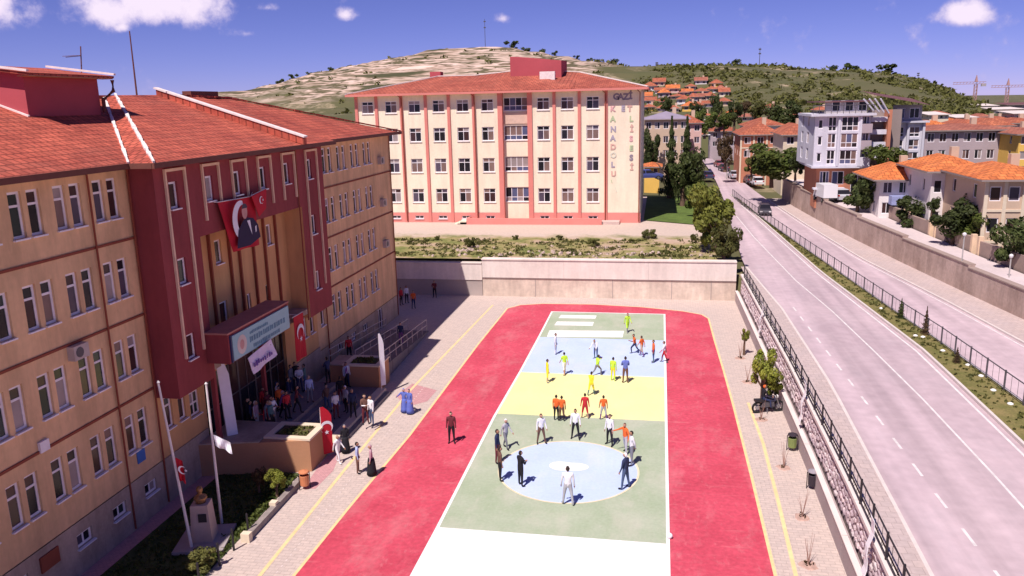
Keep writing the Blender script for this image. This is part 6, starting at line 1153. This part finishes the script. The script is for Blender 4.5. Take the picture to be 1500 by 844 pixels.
for a in [('player in orange vest, left of the close orange pair', 815, 616, 80, 'stand', 1.52, 'orange', 'orange', 'black', 'black'), ('player in dark orange vest, right of the close orange pair', 823, 617, 95, 'stand', 1.5, 'orange', 'brown', 'brown', 'black'), ('player in red-orange vest with bare legs in the yellow zone', 857, 613, 95, 'wide', 1.5, 'red', 'orange', 'red', 'skin'), ('player in orange vest with grey shorts beside the red-vested one', 884, 615, 100, 'wide', 1.45, 'orange', 'skin', 'lgrey', 'purple'),
          ('player in lime vest alone in the far green zone', 919, 487, -60, 'walk', 1.55, 'lime', 'lime', 'lime', 'grey'), ('player in yellow outfit at the left edge of the yellow zone', 802, 560, 20, 'wide', 1.55, 'yellow', 'yellow', 'yellow', 'tan'), ('player in lime vest and white shorts on the left of the blue zone', 827, 549, 120, 'walk', 1.55, 'lime', 'skin', 'white', 'skin'), ('player in lime vest lunging in the middle of the blue zone', 875, 550, 40, 'run', 1.5, 'lime', 'lime', 'grey', 'grey'), ('player in pale lime outfit left of the blue-shirted person', 898, 558, 70, 'stand', 1.58, 'lime', 'lime', 'yellow', 'lime'), ('player in yellow-green vest in the middle of the yellow zone', 866, 579, 60, 'walk', 1.52, 'yellow', 'yellow', 'yellow', 'teal'),
          ('player in orange vest running, leftmost of the far orange group', 930, 518, 200, 'run', 1.55, 'orange', 'brown', 'navy', 'navy'), ('player in pale orange vest, second of the far orange group', 940, 522, 150, 'walk', 1.5, 'orange', 'tan', 'tan', 'purple'), ('player in red-orange vest and blue trousers, third of the far group', 957, 531, 190, 'stand', 1.6, 'orange', 'red', 'jean', 'teal'), ('player in white and red on the right court line', 973, 531, 180, 'walk', 1.52, 'white', 'red', 'red', 'maroon'), ('player in white at the left of the blue zone', 814, 519, 0, 'stand', 1.55, 'white', 'white', 'lgrey', 'white'), ('player in white and blue bending in the blue zone centre', 873, 526, 250, 'bend', 1.55, 'white', 'white', 'jean', 'teal')]:
    lab, u, v, d, ps, h, tp1, fr, bt, sh = a; person(lab, P0(u, v), ang(d), ps, h, tp1, fr, bt, sh, 'grey', group=GP)
person('adult in blue shirt and dark trousers watching the players', P0(916, 561), ang(100), 'fold', 1.75, 'blue', None, 'brown')
person('person in dark maroon walking alone on the red track', P0(662, 649), ang(-80), 'stand', 1.76, 'maroon', None, 'black')
person('person in black skirt and pale pink scarf beside the track edge', P0(545, 696), ang(200), 'stand', 1.58, 'pink', None, 'black', hair='pink', skirt='black')
person('person in pale blue shirt and brown trousers beside the black skirt', P0(525, 693), ang(20), 'stand', 1.62, 'sky', None, 'brown')
person('person in blue coat left of the pair at the end of the step', P0(593, 604), ang(-90), 'reach', 1.5, 'blue', None, 'blue', hair='blue', skirt='blue'); person('person in blue dress right of the pair at the end of the step', P0(601, 606), ang(-110), 'stand', 1.5, 'blue', None, 'sky', hair='navy', skirt='blue')
person('child in white outfit beside the red feather flag', P0(496, 678), ang(-20), 'walk', 1.5, 'white', None, 'white', hair='tan', shoe='white'); person('person in long black robe and grey scarf next to the child in white', P0(507, 663), ang(-60), 'stand', 1.55, 'black', None, 'black', hair='grey', skirt='black')
ZP = PL+.004
CROWD = [('person in %s top, %s trousers, entrance crowd, %s' % (t_, b_, w_), u, v, d_, p_, h_, t_, t_, b_, hr_) for (t_, b_, w_, u, v, d_, p_, h_, hr_) in [
 ('navy', 'black', 'front left by the planter', 344, 612, 30, 'stand', 1.6, 'hair'), ('red', 'navy', 'front beside the orange child', 380, 612, -40, 'wide', 1.4, 'hair'), ('black', 'black', 'tall behind the pink coat', 358, 592, 0, 'fold', 1.75, 'hair'), ('white', 'black', 'far left at the doors', 352, 590, 10, 'stand', 1.6, 'white'), ('maroon', 'jean', 'centre beneath the banner', 394, 590, -20, 'behind', 1.65, 'hair'), ('orange', 'black', 'centre right beneath the sign', 410, 582, -30, 'stand', 1.45, 'hair'), ('grey', 'navy', 'right of centre at the doors', 428, 572, 0, 'stand', 1.7, 'hair'), ('purple', 'black', 'near the landing edge', 416, 594, 20, 'walk', 1.6, 'pink'), ('teal', 'jean', 'on the forecourt near the landing steps', 448, 572, 200, 'stand', 1.65, 'hair'), ('white', 'navy', 'on the forecourt by the hanging red flag', 440, 566, -60, 'fold', 1.62, 'hair'), ('black', 'maroon', 'on the forecourt beside the right planter', 500, 592, 120, 'stand', 1.7, 'hair'), ('sky', 'grey', 'on the forecourt centre looking out', 470, 590, -50, 'stand', 1.6, 'tan'), ('maroon', 'black', 'between planter and red feather flag', 455, 606, 30, 'walk', 1.6, 'hair'), ('white', 'grey', 'middle of the landing', 402, 596, -10, 'fold', 1.6, 'hair'), ('red', 'black', 'leftmost on the landing', 340, 600, 20, 'stand', 1.55, 'pink'), ('navy', 'grey', 'second from the landing edge', 424, 586, 40, 'stand', 1.7, 'hair'), ('lgrey', 'black', 'on the forecourt near the navy suit', 508, 604, -120, 'stand', 1.62, 'white'), ('brown', 'jean', 'on the forecourt left of the step', 480, 604, -20, 'behind', 1.7, 'hair')]]
for a in [('person in white vest and maroon trousers on the forecourt', 493, 613, -40, 'stand', 1.6, 'white', 'blue', 'maroon', 'hair'), ('person in navy suit with pale shirt on the forecourt', 518, 611, -70, 'stand', 1.68, 'navy', 'navy', 'black', 'tan'), ('person in dark jacket at the forecourt step, left of pair', 536, 621, -50, 'fold', 1.75, 'brown', 'white', 'maroon', 'hair'), ('person in white shirt and jeans at the forecourt step, right of pair', 545, 622, -120, 'stand', 1.7, 'white', 'white', 'jean', 'hair'),
          ('person in white and navy striped top near the entrance', 408, 600, 20, 'stand', 1.62, 'white', 'navy', 'black', 'navy'), ('child in orange crouching near the entrance', 372, 615, 60, 'bend', 1.3, 'orange', 'red', 'black', 'hair'), ('person in red jacket behind the orange child', 388, 600, -30, 'stand', 1.6, 'red', 'red', 'maroon', 'hair'), ('person in pale pink coat beside the white feather banner', 352, 607, 10, 'stand', 1.6, 'pink', 'pink', 'lgrey', 'tan'), ('person in teal top in the shade of the canopy', 366, 588, 0, 'stand', 1.65, 'teal', 'teal', 'black', 'tan'), ('person in maroon standing under the sign', 400, 578, -10, 'fold', 1.65, 'maroon', 'maroon', 'black', 'hair'),
          ('person in dark red by the hanging red flag', 422, 566, -30, 'stand', 1.6, 'red', 'maroon', 'black', 'hair'), ('person in black left of the hanging red flag', 434, 556, -20, 'stand', 1.7, 'black', 'black', 'black', 'hair'), ('person in white shirt in the group behind the forecourt', 452, 550, -40, 'stand', 1.65, 'white', 'white', 'navy', 'hair'), ('person in lilac top in the group behind the forecourt', 463, 544, 200, 'wide', 1.6, 'purple', 'lgrey', 'black', 'tan'), ('person in pale blue shirt near the right planter wall', 473, 556, 180, 'stand', 1.65, 'sky', 'sky', 'black', 'hair'), ('person in dark navy clothes against the right planter wall', 484, 560, 160, 'fold', 1.7, 'navy', 'navy', 'black', 'hair'), ('person in grey at the back of the canopy shade', 385, 572, -20, 'stand', 1.7, 'grey', 'grey', 'black', 'hair'), ('person in brown near the left canopy column', 360, 598, 10, 'stand', 1.6, 'brown', 'tan', 'black', 'hair')]+CROWD:
    lab, u, v, d, ps, h, tp1, fr, bt, hr_ = a; q = gz(u, v, ZP)
    if q.x < -18.6 and q.y < 46:
        q = gz(u, v, LZ+.004); xt = R.uniform(-21.1, -19.4)
        while q.x < xt: v += .5; q = gz(u, v, LZ+.004)
        q.x = min(q.x, -19.25); q.y = min(max(q.y, 36.1), 43.3)
    elif q.x < -20.5: q.x = -20.5
    if q.z < .9 and q.y > 44.8: q.y = 44.8; q.x = max(q.x, -18.9)
    person(lab, q, ang(d), ps, h, tp1, fr, bt, None, 'black', hr_, group='people at the school entrance')
for a in [('person in red at the far shaded corner, left of three', 588, 447, -20, 'stand', 'red', 'black'), ('person in white top at the far shaded corner', 596, 444, -40, 'stand', 'white', 'black'), ('person in orange standing at the far end of the shade', 606, 452, -60, 'stand', 'orange', 'navy'), ('person in dark clothes leaning by the far retaining wall', 637, 436, -90, 'fold', 'maroon', 'black')]:
    lab, u, v, d, ps, tp1, bt = a; person(lab, P0(u, v, .002), ang(d), ps, 1.62, tp1, None, bt, group='people in the far shaded corner')
person('person in red jacket on the access ramp', V((-20.2, 48.6, .88)), ang(-60), 'stand', 1.6, 'red', None, 'black'); person('person in navy leaning on the ramp railing', V((-18.2, 53.5, .49)), ang(-90), 'stand', 1.65, 'navy', None, 'purple')
q = gz(1139, 592); person('person in black with orange cap sitting on the motorcycle', V((MC.location.x-.3, MC.location.y-.1, .28)), .35, 'sit', 1.7, 'black', None, 'navy', hair='orange')
